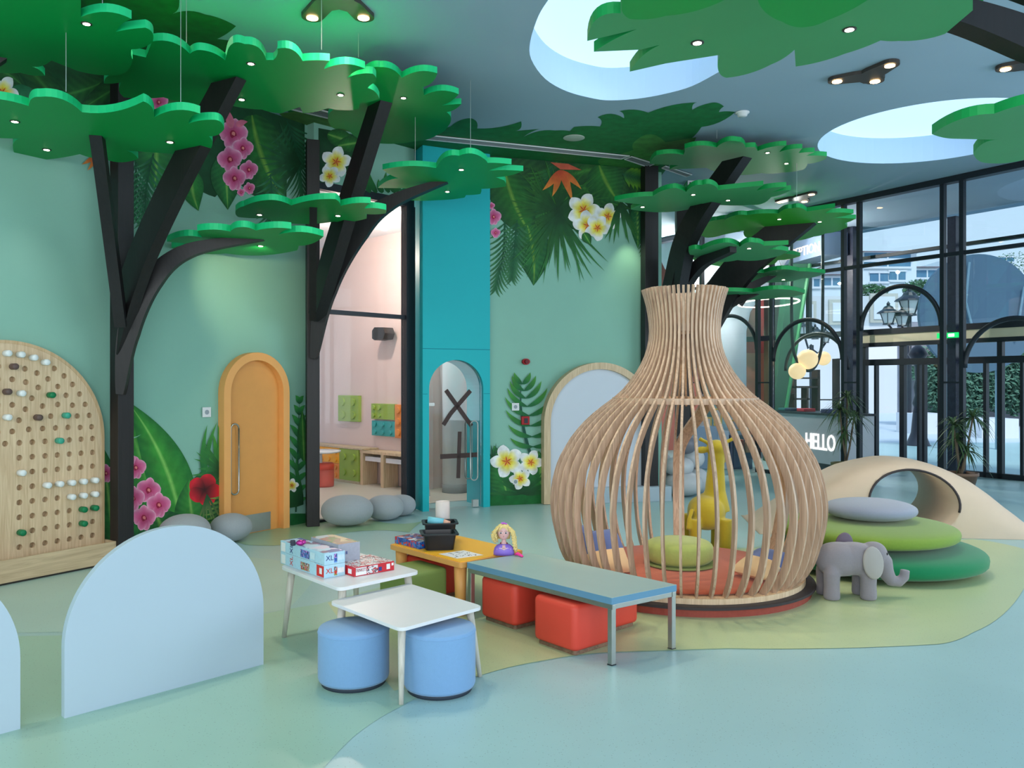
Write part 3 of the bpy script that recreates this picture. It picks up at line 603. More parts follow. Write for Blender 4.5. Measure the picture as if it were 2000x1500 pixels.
# soft building block panels on the wall and in the cabinet
BG, BT, BO, BY = (mat('block_green', (150, 176, 72), .6), mat('block_teal', (60, 160, 160), .6), mat('block_orange', (232, 146, 74), .6), mat('block_yellow', (246, 172, 40), .6))
def studpanel(name, fr, x0, y0, x1, y1, n0, th, m, nx, ny, parent=None, label=None, empty_right=0):
    u0, z1 = fr.hit(x0, y0, n0); u1, z0 = fr.hit(x1, y1, n0); mb = MB(); mb.fbox(fr, u0, u1, n0, n0+th, z0, z1)
    for i in range(nx):
        for j in range(ny):
            uu = u0+(u1-u0)*(1-empty_right)*(i+.5)/nx; zz = z0+(z1-z0)*(j+.5)/ny; r = min((u1-u0)*(1-empty_right)/nx, (z1-z0)/ny)*.3
            mb.loops([fr.p(uu+r*math.cos(2*PI*k/16), n0+th, zz+r*math.sin(2*PI*k/16)) for k in range(16)], [fr.p(uu+r*math.cos(2*PI*k/16), n0+th+.03, zz+r*math.sin(2*PI*k/16)) for k in range(16)])
    o = mb.build(name, m, parent, bevel=.004)
    if label: tag(o, label, 'wall panel', 'studded block panels on the playroom wall'); recentre(o)
    return o
studpanel('block_panel', K, 666, 772, 706, 824, 0, .06, BG, 2, 2, None, 'square green studded block panel alone on the blush wall')
studpanel('block_panel', K, 731, 788, 776, 820, 0, .06, BG, 2, 2, None, 'green studded block panel above the teal one', .5)
studpanel('block_panel', K, 732, 821, 777, 853, 0, .06, BT, 3, 2, None, 'teal studded block panel below the green one')
studpanel('block_panel', K, 777, 790, 792, 856, 0, .06, BO, 1, 3, None, 'narrow orange studded block panel beside the teal one')
# low cabinet with block fronts, open shelf unit
KF = Fr(-2.95, 13.4, 1.25, -1.2)
cu0 = KF.hit(600, 900)[0]; cu1 = KF.hit(702, 900)[0]; cu2 = KF.hit(800, 900)[0]; ctop = .575
cab = thing('low_cabinet', 'low wooden cabinet with orange and green studded block fronts', 'cabinet', tuple(KF.p((cu0+cu1)/2, -.15, 0)))
mb = MB(); mb.fbox(KF, cu0, cu1, -.28, 0, 0.005, .05); mb.fbox(KF, cu0, cu1+.12, -.28, .02, ctop-.025, ctop); mb.fbox(KF, cu0, cu1-.0, -.28, -.02, .05, ctop-.025); mb.build('body', M['oakh'], cab)
zc = [.05, .30, ctop-.03]
um = KF.hit(664, 900)[0]
for (a, b, z0, z1, m_, nx, ny) in ((cu0, um, .30, ctop-.03, BY, 5, 2), (cu0, um, .05, .295, BO, 5, 2), (um+.005, cu1-.005, .05, ctop-.03, BG, 2, 2)):
    mb = MB(); mb.fbox(KF, a, b, -.02, .015, z0, z1)
    for i in range(nx):
        for j in range(ny):
            uu = a+(b-a)*(i+.5)/nx; zz = z0+(z1-z0)*(j+.5)/ny; r = .04 if nx > 2 else .055
            mb.loops([KF.p(uu+r*math.cos(2*PI*k/16), .015, zz+r*math.sin(2*PI*k/16)) for k in range(16)], [KF.p(uu+r*math.cos(2*PI*k/16), .04, zz+r*math.sin(2*PI*k/16)) for k in range(16)])
    mb.build('cabinet_door', m_, cab)
shf = thing('shelf_unit', 'low open oak unit holding white trays under the block panels', 'shelf', tuple(KF.p((cu1+cu2)/2, -.15, 0)))
mb = MB(); mb.fbox(KF, cu1+.01, cu2, -.28, 0, ctop-.07, ctop-.03); 
for t in (0.0, .46, .92): uu = cu1+.02+(cu2-cu1-.1)*t; mb.fbox(KF, uu, uu+.07, -.28, 0, 0.005, ctop-.07)
mb.build('frame', M['oak'], shf)
for t in (0, .46):
    uu = cu1+.02+(cu2-cu1-.1)*t+.09; mb = MB(); mb.fbox(KF, uu, uu+(cu2-cu1-.1)*.46-.11, -.25, -.03, ctop-.19, ctop-.12)
    o = mb.build('storage_tray', M['white']); tag(recentre(o), ('left' if t == 0 else 'right')+' white tray inside the low open oak unit', 'tray', 'trays in the oak unit')
st = thing('round_stool', 'round red stool inside the playroom behind the glass', 'stool', (-2.62, 11.75, 0))
q = H(628, 953); st.location = (q.x, q.y+.15, 0); ORG[st.name] = (q.x, q.y+.15, 0)
mb = sm(MB()); mb.lathe([(.15, 0.005), (.155, .03), (.155, .27)], (q.x, q.y+.15, 0), 32); mb.build('stool_body', mat('brick_red', (200, 84, 70), .6), st)
mb = sm(MB()); mb.lathe([(.157, .27), (.157, .35), (.14, .37)], (q.x, q.y+.15, 0), 32); mb.build('seat', mat('scarlet_vinyl', (224, 70, 44), .5), st)
q = H(622, 960); tb = thing('round_table', 'round white table beside the red stool in the playroom', 'table', (q.x-.1, q.y+.55, 0))
mb = sm(MB()); mb.lathe([(.3, .53), (.31, .54), (.31, .56)], (q.x-.1, q.y+.55, 0), 32); mb.build('tabletop', M['white'], tb); mb = sm(MB()); mb.lathe([(.12, 0.005), (.03, .03), (.03, .53)], (q.x-.1, q.y+.55, 0), 16); mb.build('pedestal', M['white'], tb)

# orange arched door in the left wall
d1 = thing('door_1', 'apricot arched door with long steel handle', 'door', tuple(WA.p(2.2, .05, 0))); struct(d1)
ou0, ou1 = WA.hit(438, 1000, .10)[0], WA.hit(566, 1000, .10)[0]; orr = (ou1-ou0)/2; oz = WA.hit(500, 688, .10)[1]-orr
def ring2(c, r, z, n=24, k=1.0): return [(c+r*math.cos(PI-PI*i/n), z+r*math.sin(PI-PI*i/n)*k) for i in range(n+1)]
oc = (ou0+ou1)/2; iw = orr-.085
mb = MB(); mb.fprism(WA, [(ou0, 0)]+ring2(oc, orr, oz)+[(ou1, 0), (oc+iw, 0)]+ring2(oc, iw, oz)[::-1]+[(oc-iw, 0)], 0.0, .10); mb.build('door_frame', M['orange'], d1, bevel=.008)
mb = MB(); mb.fprism(WA, [(oc-iw, 0), (oc-iw, oz)]+ring2(oc, iw, oz)[1:-1]+[(oc+iw, oz), (oc+iw, 0)], 0.004, .024); mb.build('door_leaf', mat('apricot_door', (226, 158, 84), .5), d1)
mb = MB(); mb.fprism(WA, [(oc-iw+.01, .01), (oc+iw-.12, .01), (oc+iw-.12, .20), (oc-iw+.01, .20)], .024, .028); mb.build('kick_plate', M['steel'], d1)
hu, hz1 = WA.hit(458, 828, .05); hz0 = WA.hit(458, 966, .05)[1]; pts = [WA.p(hu-.07+.0, .055, hz1-.05), WA.p(hu-.07, .055, hz0+.05)]
pts = [WA.p(hu-.0+.05*math.cos(PI*i/8), .055, hz1-.05+.05*math.sin(PI*i/8)) for i in range(9)]+[WA.p(hu-.05*math.cos(PI*i/8), .055, hz0+.05-.05*math.sin(PI*i/8)) for i in range(9)]
mb = sm(MB()); mb.tube(pts+[pts[0]], .009, 8); mb.build('door_handle', M['steel'], d1)

def socket(fr, x, y, label, s=.075):
    u, z = fr.hit(x, y); t = thing('wall_socket', label, 'socket', tuple(fr.p(u, 0, z)), 'white wall sockets'); mb = MB(); mb.fbox(fr, u-s/2, u+s/2, .014, .022, z-s/2, z+s/2); mb.build('cover_plate', M['white'], t, bevel=.003)
    mb = sm(MB()); mb.loops([fr.p(u+.024*math.cos(a), .022, z+.024*math.sin(a)) for a in [2*PI*k/16 for k in range(16)]], [fr.p(u+.024*math.cos(a), .025, z+.024*math.sin(a)) for a in [2*PI*k/16 for k in range(16)]]); mb.build('outlet', mat('outlet_grey', (150, 160, 170)), t)
socket(WA, 401.5, 805, 'square white wall socket left of the apricot door', .1); socket(WC, 1006, 794.5, 'white wall socket beside the painted palm stem', .1); socket(WC, 1006, 940.5, 'white wall socket among the painted plumeria near floor', .07)
u, z = WC.hit(1026, 706.5); t = thing('alarm_sounder', 'round red fire alarm sounder above the painted palm', 'alarm', tuple(WC.p(u, 0, z)))
mb = sm(MB()); mb.loops([WC.p(u+.055*math.cos(a), .005, z+.042*math.sin(a)) for a in [2*PI*k/20 for k in range(20)]], [WC.p(u+.05*math.cos(a), .05, z+.04*math.sin(a)) for a in [2*PI*k/20 for k in range(20)]]); mb.build('housing', mat('alarm_red', (170, 20, 30), .4), t)
mb = sm(MB()); mb.loops([WC.p(u+.03*math.cos(a), .05, z+.03*math.sin(a)) for a in [2*PI*k/20 for k in range(20)]], [WC.p(u+.026*math.cos(a), .08, z+.026*math.sin(a)) for a in [2*PI*k/20 for k in range(20)]]); mb.build('beacon', mat('alarm_dark_red', (110, 14, 24), .25), t)
u, z = WC.hit(1024.5, 821); t = thing('call_point', 'square red fire alarm call point on the painted wall', 'alarm', tuple(WC.p(u, 0, z)))
mb = MB(); mb.fbox(WC, u-.055, u+.055, .005, .05, z-.055, z+.055); mb.build('housing', mat('alarm_red', (170, 20, 30), .4), t, bevel=.006); mb = MB(); mb.fbox(WC, u-.02, u+.028, .05, .055, z-.035, z+.03); mb.build('button_plate', mat('button_dark', (50, 50, 60)), t)

# arched white panel with wood rim on the green wall
ap0 = WC.hit(1062, 980, .12)[0]; ap1 = ap0+1.62; ac = (ap0+ap1)/2; arad = .81; atop = WC.hit(1175, 708, .12)[1]
t = thing('arched_board', 'large white arched board with oak rim against the green wall', 'board', tuple(WC.p(ac, .08, 0)))
mb = MB(); mb.fprism(WC, [(ap0, 0.005)]+ring2(ac, arad, atop-arad, 36)+[(ap1, 0.005), (ap1-.09, 0.005)]+ring2(ac, arad-.09, atop-arad, 36)[::-1]+[(ap0+.09, 0.005)], .006, .14); mb.build('rim', M['oak'], t)
mb = MB(); mb.fprism(WC, [(ap0+.09, 0.006)]+ring2(ac, arad-.09, atop-arad, 36)+[(ap1-.09, 0.006)], .008, .09); mb.build('board_face', mat('board_white', (206, 214, 226), .5, var=.02), t)
b0 = H(1078, 986); b1 = H(1312, 979)
bf = Fr(b0.x, b0.y, b1.x-b0.x, b1.y-b0.y); L = (b1-b0).length
mb = MB(); mb.fbox(bf, 0.02, L, -.20, 0.0, 0.0, .20); o = mb.build('low_plinth', M['panel'], bevel=.005); tag(recentre(o), 'low white plinth box in front of the arched board', 'plinth')

# ------------------------------------------------------------------ leaf canopy trees
LEAF = {
 'C0': [(-80, -60, .1), (158, -20, 0), (158, 33, .12), (257, 37, -.1), (226, 62, .02), (284, 54, .25), (298, 82, .1), (257, 96, -.1), (259, 116, .15), (236, 146, .05), (150, 138, 0), (100, 118, .12), (62, 130, .1), (88, 148, .05), (40, 142, .1), (-80, 110, .1)],
 'C1': [(-60, 192, .05), (56, 207, .25), (77, 189, .12), (160, 219, -.08), (280, 198, .2), (301, 229, .12), (391, 222, -.2), (368, 241, .05), (420, 234, .2), (438, 252, .15), (408, 266, .2), (413, 288, .1), (400, 302, .02), (330, 300, 0), (247, 294, .1), (270, 310, .1), (205, 311, .05), (156, 301, .03), (55, 313, .25), (25, 283, .15), (38, 271, 0), (-60, 268, .2)],
 'C2': [(258, 106, 0), (285, 112, 0), (297, 81, .14), (371, 105, .12), (395, 98, .08), (440, 118, 0), (443, 104, .3), (478, 86, .2), (520, 117, 0), (534, 117, -.15), (542, 95, .2), (591, 119, .03), (644, 119, -.1), (633, 135, .12), (713, 134, -.1), (677, 153, .08), (728, 144, .25), (732, 162, -.1), (718, 172, .15), (741, 193, .06), (703, 200, 0), (701, 213, .05), (640, 211, .05), (592, 221, .0), (586, 209, 0), (550, 221, .05), (512, 214, .03), (451, 206, .02), (394, 206, .03), (319, 190, .03), (242, 190, .25), (238, 160, .05), (203, 163, .2), (218, 146, 0), (250, 130, 0)],
 'C3': [(690, 170, .1), (719, 136, .1), (742, 131, .14), (785, 152, .12), (854, 143, .15), (826, 170, 0), (828, 186, .12), (896, 184, .1), (851, 208, .02), (901, 203, .1), (872, 219, .1), (881, 230, .1), (875, 247, .1), (856, 262, .08), (815, 275, .05), (716, 277, .05), (690, 264, -.15), (656, 252, .15), (642, 238, .2), (650, 215, .1)],
 'C4': [(460, 412, .1), (476, 403, .05), (518, 391, .08), (569, 401, .05), (655, 389, .15), (665, 402, .05), (724, 397, -.1), (712, 407, .05), (754, 410, .15), (753, 417, .03), (714, 418, .1), (716, 427, .05), (652, 433, .03), (574, 437, .05), (518, 426, .02), (466, 424, .2)],
 'C5': [(385, 451, .05), (450, 452, .1), (466, 444, .08), (500, 450, .05), (569, 447, -.1), (544, 458, .08), (632, 462, .1), (583, 480, .1), (580, 489, .05), (441, 495, .05), (335, 484, .05), (388, 478, 0), (326, 472, .1), (395, 464, 0)],
 'C6': [(747, 331, .05), (852, 328, .2), (897, 304, .15), (945, 310, .1), (952, 318, .02), (999, 321, -.03), (955, 333, .02), (1022, 334, .05), (968, 346, 0), (984, 352, .15), (988, 364, .02), (940, 369, .1), (938, 379, .02), (910, 381, .05), (907, 386, .02), (855, 391, .03), (772, 388, .08), (815, 368, 0), (738, 367, .1), (778, 348, .05)],
 'C7': [(1269, 320, .1), (1282, 303, .05), (1335, 302, -.1), (1337, 290, .08), (1400, 288, .05), (1408, 281, .1), (1440, 276, .2), (1456, 288, .02), (1475, 287, 0), (1480, 295, .05), (1536, 284, -.05), (1522, 297, .05), (1567, 290, -.05), (1560, 299, .02), (1591, 297, 0), (1575, 304, .02), (1615, 305, .05), (1612, 311, .05), (1577, 320, .1), (1570, 331, .03), (1527, 337, .05), (1487, 338, .02), (1447, 342, 0), (1440, 336, .1), (1380, 328, 0), (1308, 331, .05), (1325, 323, 0)],
 'C8': [(1200, 392, .03), (1275, 383, .08), (1320, 367, .05), (1340, 375, .15), (1372, 361, .15), (1400, 366, 0), (1403, 371, 0), (1491, 362, -.05), (1478, 372, .03), (1536, 365, 0), (1505, 376, .03), (1545, 371, .05), (1506, 385, .05), (1495, 395, .08), (1467, 400, .03), (1387, 398, 0), (1345, 409, .05), (1232, 409, .1), (1262, 400, .02)],
 'C9': [(1415, 430, .1), (1459, 420, .03), (1520, 417, .12), (1547, 407, .15), (1576, 413, 0), (1631, 405, -.03), (1612, 416, .03), (1667, 417, .03), (1626, 425, 0), (1672, 427, .03), (1650, 436, .05), (1655, 444, .05), (1612, 456, .05), (1590, 462, .05), (1525, 472, .05), (1490, 471, .08), (1455, 462, .15), (1453, 451, .1), (1423, 444, .15)],
 'C10': [(1362, 455, .1), (1375, 440, .1), (1400, 430, .05), (1440, 428, 0), (1450, 440, 0), (1445, 452, 0), (1410, 459, .05), (1380, 464, .05)],
 'C11': [(1345, 490, .1), (1370, 488, .05), (1412, 474, .1), (1445, 482, .15), (1475, 474, .1), (1492, 480, 0), (1540, 478, -.05), (1500, 488, .05), (1540, 491, .05), (1505, 504, .05), (1440, 508, .05), (1390, 510, .05), (1350, 500, .1)],
 'C12': [(1350, 505, .05), (1445, 492, .05), (1500, 496, .05), (1563, 500, .05), (1520, 508, .02), (1512, 516, .05), (1380, 516, .05)],
 'C13': [(1455, 535, .03), (1492, 533, .08), (1561, 530, .02), (1612, 534, .05), (1565, 544, .05), (1520, 551, .03), (1450, 548, .1)],
 'C14': [(1395, 570, .02), (1470, 571, .05), (1550, 567, .02), (1572, 573, .05), (1525, 581, .02), (1448, 586, .02), (1395, 583, .05)],
 'CA': [(1212, -60, 0), (1900, -80, 0), (1900, 20, 0), (1846, 66, .05), (1755, 80, .03), (1720, 79, .02), (1650, 105, .03), (1554, 130, 0), (1552, 97, .05), (1506, 126, .05), (1419, 152, .15), (1403, 138, .1), (1407, 107, 0), (1300, 124, 0), (1230, 140, .08), (1288, 88, 0), (1251, 97, 0), (1160, 101, .03), (1244, 57, 0), (1147, 80, .25), (1212, 26, 0)],
 'CB': [(1214, -50, 0), (1440, -60, 0), (1720, -50, 0), (1695, 0, .03), (1615, 40, .05), (1580, 52, .1), (1527, 42, .05), (1496, 25, .1), (1478, -12, .0), (1440, -14, 0), (1415, 0, .05), (1300, 31, .05), (1230, 37, .1), (1214, 20, 0)],
 'CC': [(1820, 262, .08), (1942, 222, .02), (2000, 204, 0), (2120, 175, 0), (2120, 300, 0), (2000, 312, .05), (1923, 318, .15), (1901, 300, .15), (1951, 273, 0), (1865, 271, .05)],
 'CD': [(1800, -30, 0), (1925, -30, .0), (1918, 18, .1), (1878, 8, .0), (1812, 2, .1)]}
def canopy(key, z, parent, lights=(), wires=(), mt='leafgreen', side='leafside', th=0.055):
    out = [H(x, y, z) for x, y in arcs(LEAF[key], 8)]
    mb = MB(); n = len(out); mb.v = out+[p+Vector((0, 0, th)) for p in out]
    T = tessellate_polygon([out])
    for t in T: mb._f(list(t)); mb._f([i+n for i in t])
    mb.m = 1; mb.smooth = False
    for i in range(n): j = (i+1) % n; mb._f([i, j, n+j, n+i])
    o = mb.build('leaf_canopy', [M[mt], M[side]], parent)
    for x, y in lights:
        c = H(x, y, z); mb = sm(MB()); mb.m = 0; mb.lathe([(.022, -.006), (.022, 0.0)], c, 14); mb.m = 1; mb.lathe([(.034, -.004), (.034, 0.0)], c, 16)
        mb.build('downlight', [M['spotlamp'], M['dull']], o)
    for x, y in wires:
        c = H(x, y, z); mb = MB(); mb.tube([c+Vector((0, 0, th)), Vector((c.x, c.y, CEIL-.001))], .003, 5); mb.build('hanging_wire', mat('wire_steel', (190, 200, 200), .3, .8), o)
    return o
def path(pts, n=14):                                  # smooth path through pixel+depth points
    q = [P(*p) for p in pts]; out = []
    for i in range(len(q)-1):
        p0, p1, p2, p3 = q[max(i-1, 0)], q[i], q[i+1], q[min(i+2, len(q)-1)]
        for k in range(n):
            t = k/n; out.append(0.5*((2*p1)+(-p0+p2)*t+(2*p0-5*p1+4*p2-p3)*t*t+(-p0+3*p1-3*p2+p3)*t**3))
    return out+[q[-1]]
def branch(parent, pts, wd, th=0.09, n=10):
    q = path(pts, n); m = len(q)-1
    if isinstance(wd, (list, tuple)): ws = [wd[min(int(i/m*(len(wd)-1)), len(wd)-2)]*(1-f_)+wd[min(int(i/m*(len(wd)-1)), len(wd)-2)+1]*f_ for i in range(m+1) for f_ in [i/m*(len(wd)-1)-min(int(i/m*(len(wd)-1)), len(wd)-2)]]
    else: ws = wd
    d = (q[-1]-q[0]); hz = Vector((d.x, d.y, 0)); side = hz.cross(Vector((0, 0, 1))).normalized()
    # width lies in the branch's own vertical plane
    mb = MB(); rr = []
    for i, p in enumerate(q):
        t = (q[min(i+1, m)]-q[max(i-1, 0)]).normalized(); b = side; a = t.cross(b).normalized(); wi = ws[i] if isinstance(ws, list) else ws
        rr.append([p+a*wi/2+b*th/2, p-a*wi/2+b*th/2, p-a*wi/2-b*th/2, p+a*wi/2-b*th/2])
    t = (q[m]-q[m-1]).normalized()
    if t.z > .2:                                      # the top is sawn level against its canopy
        rr[-1] = [v+t*max(-.35, min(.35, (q[m].z+.012-v.z)/t.z)) for v in rr[-1]]; rr[-2] = [v-t*.12 for v in rr[-2]] if (q[m]-q[m-1]).length > .2 else rr[-2]
        if (q[m]-q[m-1]).length <= .2: del rr[-4:-1]
    return mb.rings(rr).build('branch', M['black'], parent)
def trunk(parent, x, y, w, d, rot=0.0, z1=CEIL-0.003):
    mb = MB(); c, s = math.cos(rot), math.sin(rot)
    mb.slab([(x+a*w/2*c-b*d/2*s, y+a*w/2*s+b*d/2*c) for a, b in ((-1, -1), (1, -1), (1, 1), (-1, 1))], 0.002, z1)
    return mb.build('trunk', M['black'], parent, bevel=.004)

t1 = thing('decorative_tree', 'black wooden tree with wide green leaf canopies beside the peg board', 'tree', (-3.50, 7.33, 0), 'decorative wooden trees')
trunk(t1, -3.49, 7.33, .15, .13, R(56.6))
branch(t1, [(237, 636, 7.1), (216, 470, 6.8), (190, 268, 6.34)], .10, .09)
branch(t1, [(232, 690, 7.22), (262, 545, 7.1), (330, 385, 6.8), (445, 163, 6.5)], (.10, .25, .25, .22), .10)
branch(t1, [(236, 770, 7.24), (252, 650, 7.2), (300, 545, 7.2), (370, 490, 7.3), (488, 468, 7.43)], (.06, .17, .17, .12, .05), .09)
canopy('C1', 3.5, t1, [(29, 237), (91, 292), (332, 277)], [(129, 195), (353, 215)])
canopy('C2', 4.0, t1, [(490, 124), (472, 194), (665, 185)], [(364, 100), (628, 112)])
canopy('C5', 2.9, t1, [(509, 480)], [])
t0 = thing('decorative_tree', 'black wooden tree at the left edge carrying the topmost left leaf canopy', 'tree', (-5.1, 5.3, 0), 'decorative wooden trees')
trunk(t0, -5.1, 5.45, .17, .17)
branch(t0, [(-260, 260, 5.5), (-90, 160, 5.8), (36, 78, 6.0)], .13, .10)
canopy('C0', 3.95, t0, [(169, 46)], [(200, 25)])
t2 = thing('decorative_tree', 'black wooden tree standing in front of the glazed bay', 'tree', (-2.27, 9.33, 0), 'decorative wooden trees')
trunk(t2, -2.235, 9.18, .14, .15, R(20), CEIL-.25)
branch(t2, [(611, 622, 8.8), (611, 520, 8.3), (612, 405, 7.74)], .08, .07)
branch(t2, [(618, 620, 9.0), (650, 500, 8.6), (742, 205, 7.95)], (.16, .26, .2), .13)
branch(t2, [(613, 700, 9.05), (638, 565, 8.95), (700, 450, 8.9), (765, 395, 8.95), (864, 356, 9.0)], (.06, .22, .24, .14, .05), .1)
canopy('C3', 4.3, t2, [(788, 191)], [(700, 125)])
canopy('C4', 3.25, t2, [(507, 419), (660, 421)], [])
canopy('C6', 3.8, t2, [(901, 331), (874, 374)], [(811, 325), (919, 308)])
t3 = thing('decorative_tree', 'black wooden tree at the right end of the painted wall behind the lattice vase', 'tree', (1.86, 11.25, 0), 'decorative wooden trees')
trunk(t3, 1.88, 11.2, .20, .14, R(17), CEIL-.003)
branch(t3, [(1300, 660, 11.1), (1318, 560, 10.9), (1348, 450, 10.5), (1438, 314, 10.1)], (.34, .24), .16)
branch(t3, [(1296, 640, 11.0), (1312, 560, 10.9), (1336, 460, 10.6), (1372, 395, 10.35)], .12, .12)
branch(t3, [(1300, 660, 11.2), (1330, 570, 11), (1370, 515, 10.7), (1432, 486, 9.9)], (.3, .08), .1)
canopy('C7', 4.4, t3, [(1499, 298), (1536, 319)], [(1400, 280)], 'leafgreen3', 'leafside2')
canopy('C8', 3.85, t3, [(1354, 380), (1422, 391), (1255, 404)], [], 'leafgreen3', 'leafside2')
canopy('C11', 3.25, t3, [(1463, 485)], [], 'leafgreen3', 'leafside2')
t4 = thing('decorative_tree', 'black wooden tree in front of the reception, carrying the bright green canopy', 'tree', (2.6, 12.6, 0), 'decorative wooden trees')
trunk(t4, 2.62, 12.6, .2, .16)
branch(t4, [(1335, 700, 12.5), (1392, 600, 12.3), (1450, 520, 12.0), (1546, 440, 11.7)], (.55, .4), .16)
branch(t4, [(1335, 690, 12.5), (1370, 590, 12.5), (1410, 540, 12.6), (1470, 500, 12.9)], (.2, .1), .1)
branch(t4, [(1440, 590, 12.2), (1470, 560, 12.1), (1505, 541, 12.1)], (.2, .06), .1)
canopy('C9', 3.85, t4, [(1522, 428), (1601, 433), (1563, 454)], [(1556, 403)], 'leafgreen2', 'leafside2')
canopy('C10', 3.9, t4, [], [], 'leafgreen2', 'leafside2')
canopy('C12', 3.6, t4, [(1330, 515)], [], 'leafgreen2', 'leafside2')
canopy('C13', 3.2, t4, [(1530, 546)], [], 'leafgreen3', 'leafside2')
canopy('C14', 2.9, t4, [], [], 'leafgreen3', 'leafside2')
branch(t4, [(1345, 720, 12.5), (1388, 640, 12.3), (1420, 600, 12.2), (1472, 575, 12.0)], (.2, .05), .1)
t5 = thing('decorative_tree', 'black wooden tree outside the right edge reaching its canopies over the camera side', 'tree', (4.6, 4.6, 0), 'decorative wooden trees')
trunk(t5, 4.6, 4.4, .2, .2)
branch(t5, [(2560, 480, 4.3), (2200, 160, 4.15), (2000, 75, 4.1), (1850, 25, 4.05), (1690, 2, 4.0)], (.26, .07), .12)
branch(t5, [(2560, 400, 4.3), (2200, 40, 4.15), (2020, -25, 4.1), (1880, -60, 4.0)], (.26, .07), .12)
canopy('CA', 3.35, t5, [(1362, 83), (1659, 57)], [], 'leafgreen3', 'leafside2')
canopy('CB', 3.2, t5, [], [], 'leafgreen', 'leafside2')
canopy('CC', 3.05, t5, [], [], 'leafgreen3', 'leafside2')
canopy('CD', 3.9, t5, [], [], 'leafgreen', 'leafside2')
spot('canopy_spot', tuple(H(509, 482, 2.87)+Vector((0, .05, -.02))), tuple(WA.pt(480, 560)), 14, (1.0, 0.86, 0.5), 80, 0.8)
spot('canopy_spot', tuple(WC.pt(1238, 440, .25)), tuple(WC.pt(1236, 640, .02)), 10, (0.95, 1.0, 0.6), 80, 0.9)
for x, y, z in ((332, 279, 3.47), (91, 294, 3.47), (665, 187, 3.97), (788, 193, 4.27), (660, 423, 3.22), (874, 376, 3.77)):
    c = H(x, y, z); spot('canopy_spot', tuple(c+Vector((0, 0, -.03))), (c.x, c.y, 0), 7, (1.0, 0.9, 0.75), 75, 0.8)

# ------------------------------------------------------------------ ceiling fittings
def trilamp(label, pts, cx, cy, power=20):
    tips = [ceilpt(*p, dz=.02) for p in pts]; c = ceilpt(cx, cy, .02)
    t = thing('ceiling_lamp', label, 'lamp', (c.x, c.y, CEIL-.001), 'three armed black ceiling lamps')
    out = []; an = sorted([(math.atan2(p.y-c.y, p.x-c.x), (p-c).length) for p in tips])
    for i, (a, L) in enumerate(an):
        a2, L2 = an[(i+1) % 3]; a2 = a2 if a2 > a else a2+2*PI; e = .085
        for k in range(9):
            b = a-PI/2+PI*k/8; out.append((c.x+math.cos(a)*L+e*math.cos(b), c.y+math.sin(a)*L+e*math.sin(b)))
        m = (a+a2)/2; out.append((c.x+.17*math.cos(m-.35), c.y+.17*math.sin(m-.35))); out.append((c.x+.13*math.cos(m), c.y+.13*math.sin(m))); out.append((c.x+.17*math.cos(m+.35), c.y+.17*math.sin(m+.35)))
    mb = MB(); mb.loops([(x, y, CEIL-.035) for x, y in out], [(x, y, CEIL-.002) for x, y in out]); mb.build('lamp_body', M['dull'], t)
    for p in tips:
        mb = sm(MB()); mb.lathe([(.045, -.042), (.045, -.034)], (p.x, p.y, CEIL), 18); mb.build('bulb', M['warmlamp'], t)
        spot('lamp_or_fill_spot', (p.x, p.y, CEIL-.06), (p.x, p.y, 0), power, (1.0, 0.84, 0.62), 110, 0.7, .05)
trilamp('black three armed ceiling lamp above the front left leaf canopies', [(610, 31), (710, 31), (660, -60)], 660, 0, 70)
trilamp('black three armed ceiling lamp between the two round skylights', [(1635, 156), (1709, 156), (1738, 125)], 1695, 148, 26)
trilamp('black three armed ceiling lamp cut off by the right edge', [(1964, 132), (2050, 135), (2040, 100)], 2015, 124, 14)
trilamp('black three armed ceiling lamp nearest the window wall, beyond the trees', [(1524, 393), (1571, 392), (1585, 378)], 1560, 387, 16)
spot('ceiling_wash', (1.2, 4.2, CEIL-.3), (1.3, 6.4, 1.2), 60, (1.0, 0.82, 0.58), 50, 0.5, .05)
def vent(label, a, b, c, d):                          # four ceiling corners: a-b one long side, d-c the other
    A, B, C_, D = [ceilpt(*p, dz=.012) for p in (a, b, c, d)]
    t = thing('ceiling_vent', label, 'vent', tuple((A+B+C_+D)/4), 'long slotted ceiling vents')
    def strip(mb, f0, f1, z0, z1, s0=0.0, s1=1.0):
        e0, e1 = A+(D-A)*f0, B+(C_-B)*f0; g0, g1 = A+(D-A)*f1, B+(C_-B)*f1
        q = [e0+(e1-e0)*s0, e0+(e1-e0)*s1, g0+(g1-g0)*s1, g0+(g1-g0)*s0]; mb.slab([(p.x, p.y) for p in q], z0, z1)
    mb = MB(); strip(mb, 0, 1, CEIL-.008, CEIL-.002); mb.build('backing', mat('vent_dark', (26, 28, 32)), t)
    mb = MB(); strip(mb, 0, .1, CEIL-.02, CEIL-.008); strip(mb, .9, 1, CEIL-.02, CEIL-.008); strip(mb, .1, .9, CEIL-.02, CEIL-.008, 0, .01); strip(mb, .1, .9, CEIL-.02, CEIL-.008, .99, 1); mb.build('frame', M['white'], t)
    mb = MB()
    for k in range(4): f = .22+.56*k/3; strip(mb, f-.022, f+.022, CEIL-.018, CEIL-.009, .01, .99)
    mb.build('slats', mat('slat_grey', (150, 156, 160)), t)
vent('longest slotted vent in the painted leaves above the turquoise portal', (798, 269), (1214, 310.5), (1230, 304.5), (824, 262.5))
vent('short slotted vent right of the longest one, near the corner trunk', (1219, 311), (1264, 326), (1279, 319.5), (1234, 305.5))
vent('slotted vent half hidden behind the front leaf canopies', (540, 207), (640, 231), (648, 220), (560, 197))
vent('slotted vent under the bright painted leaf behind the corner trunk', (1292, 328), (1340, 345), (1352, 341), (1300, 324))
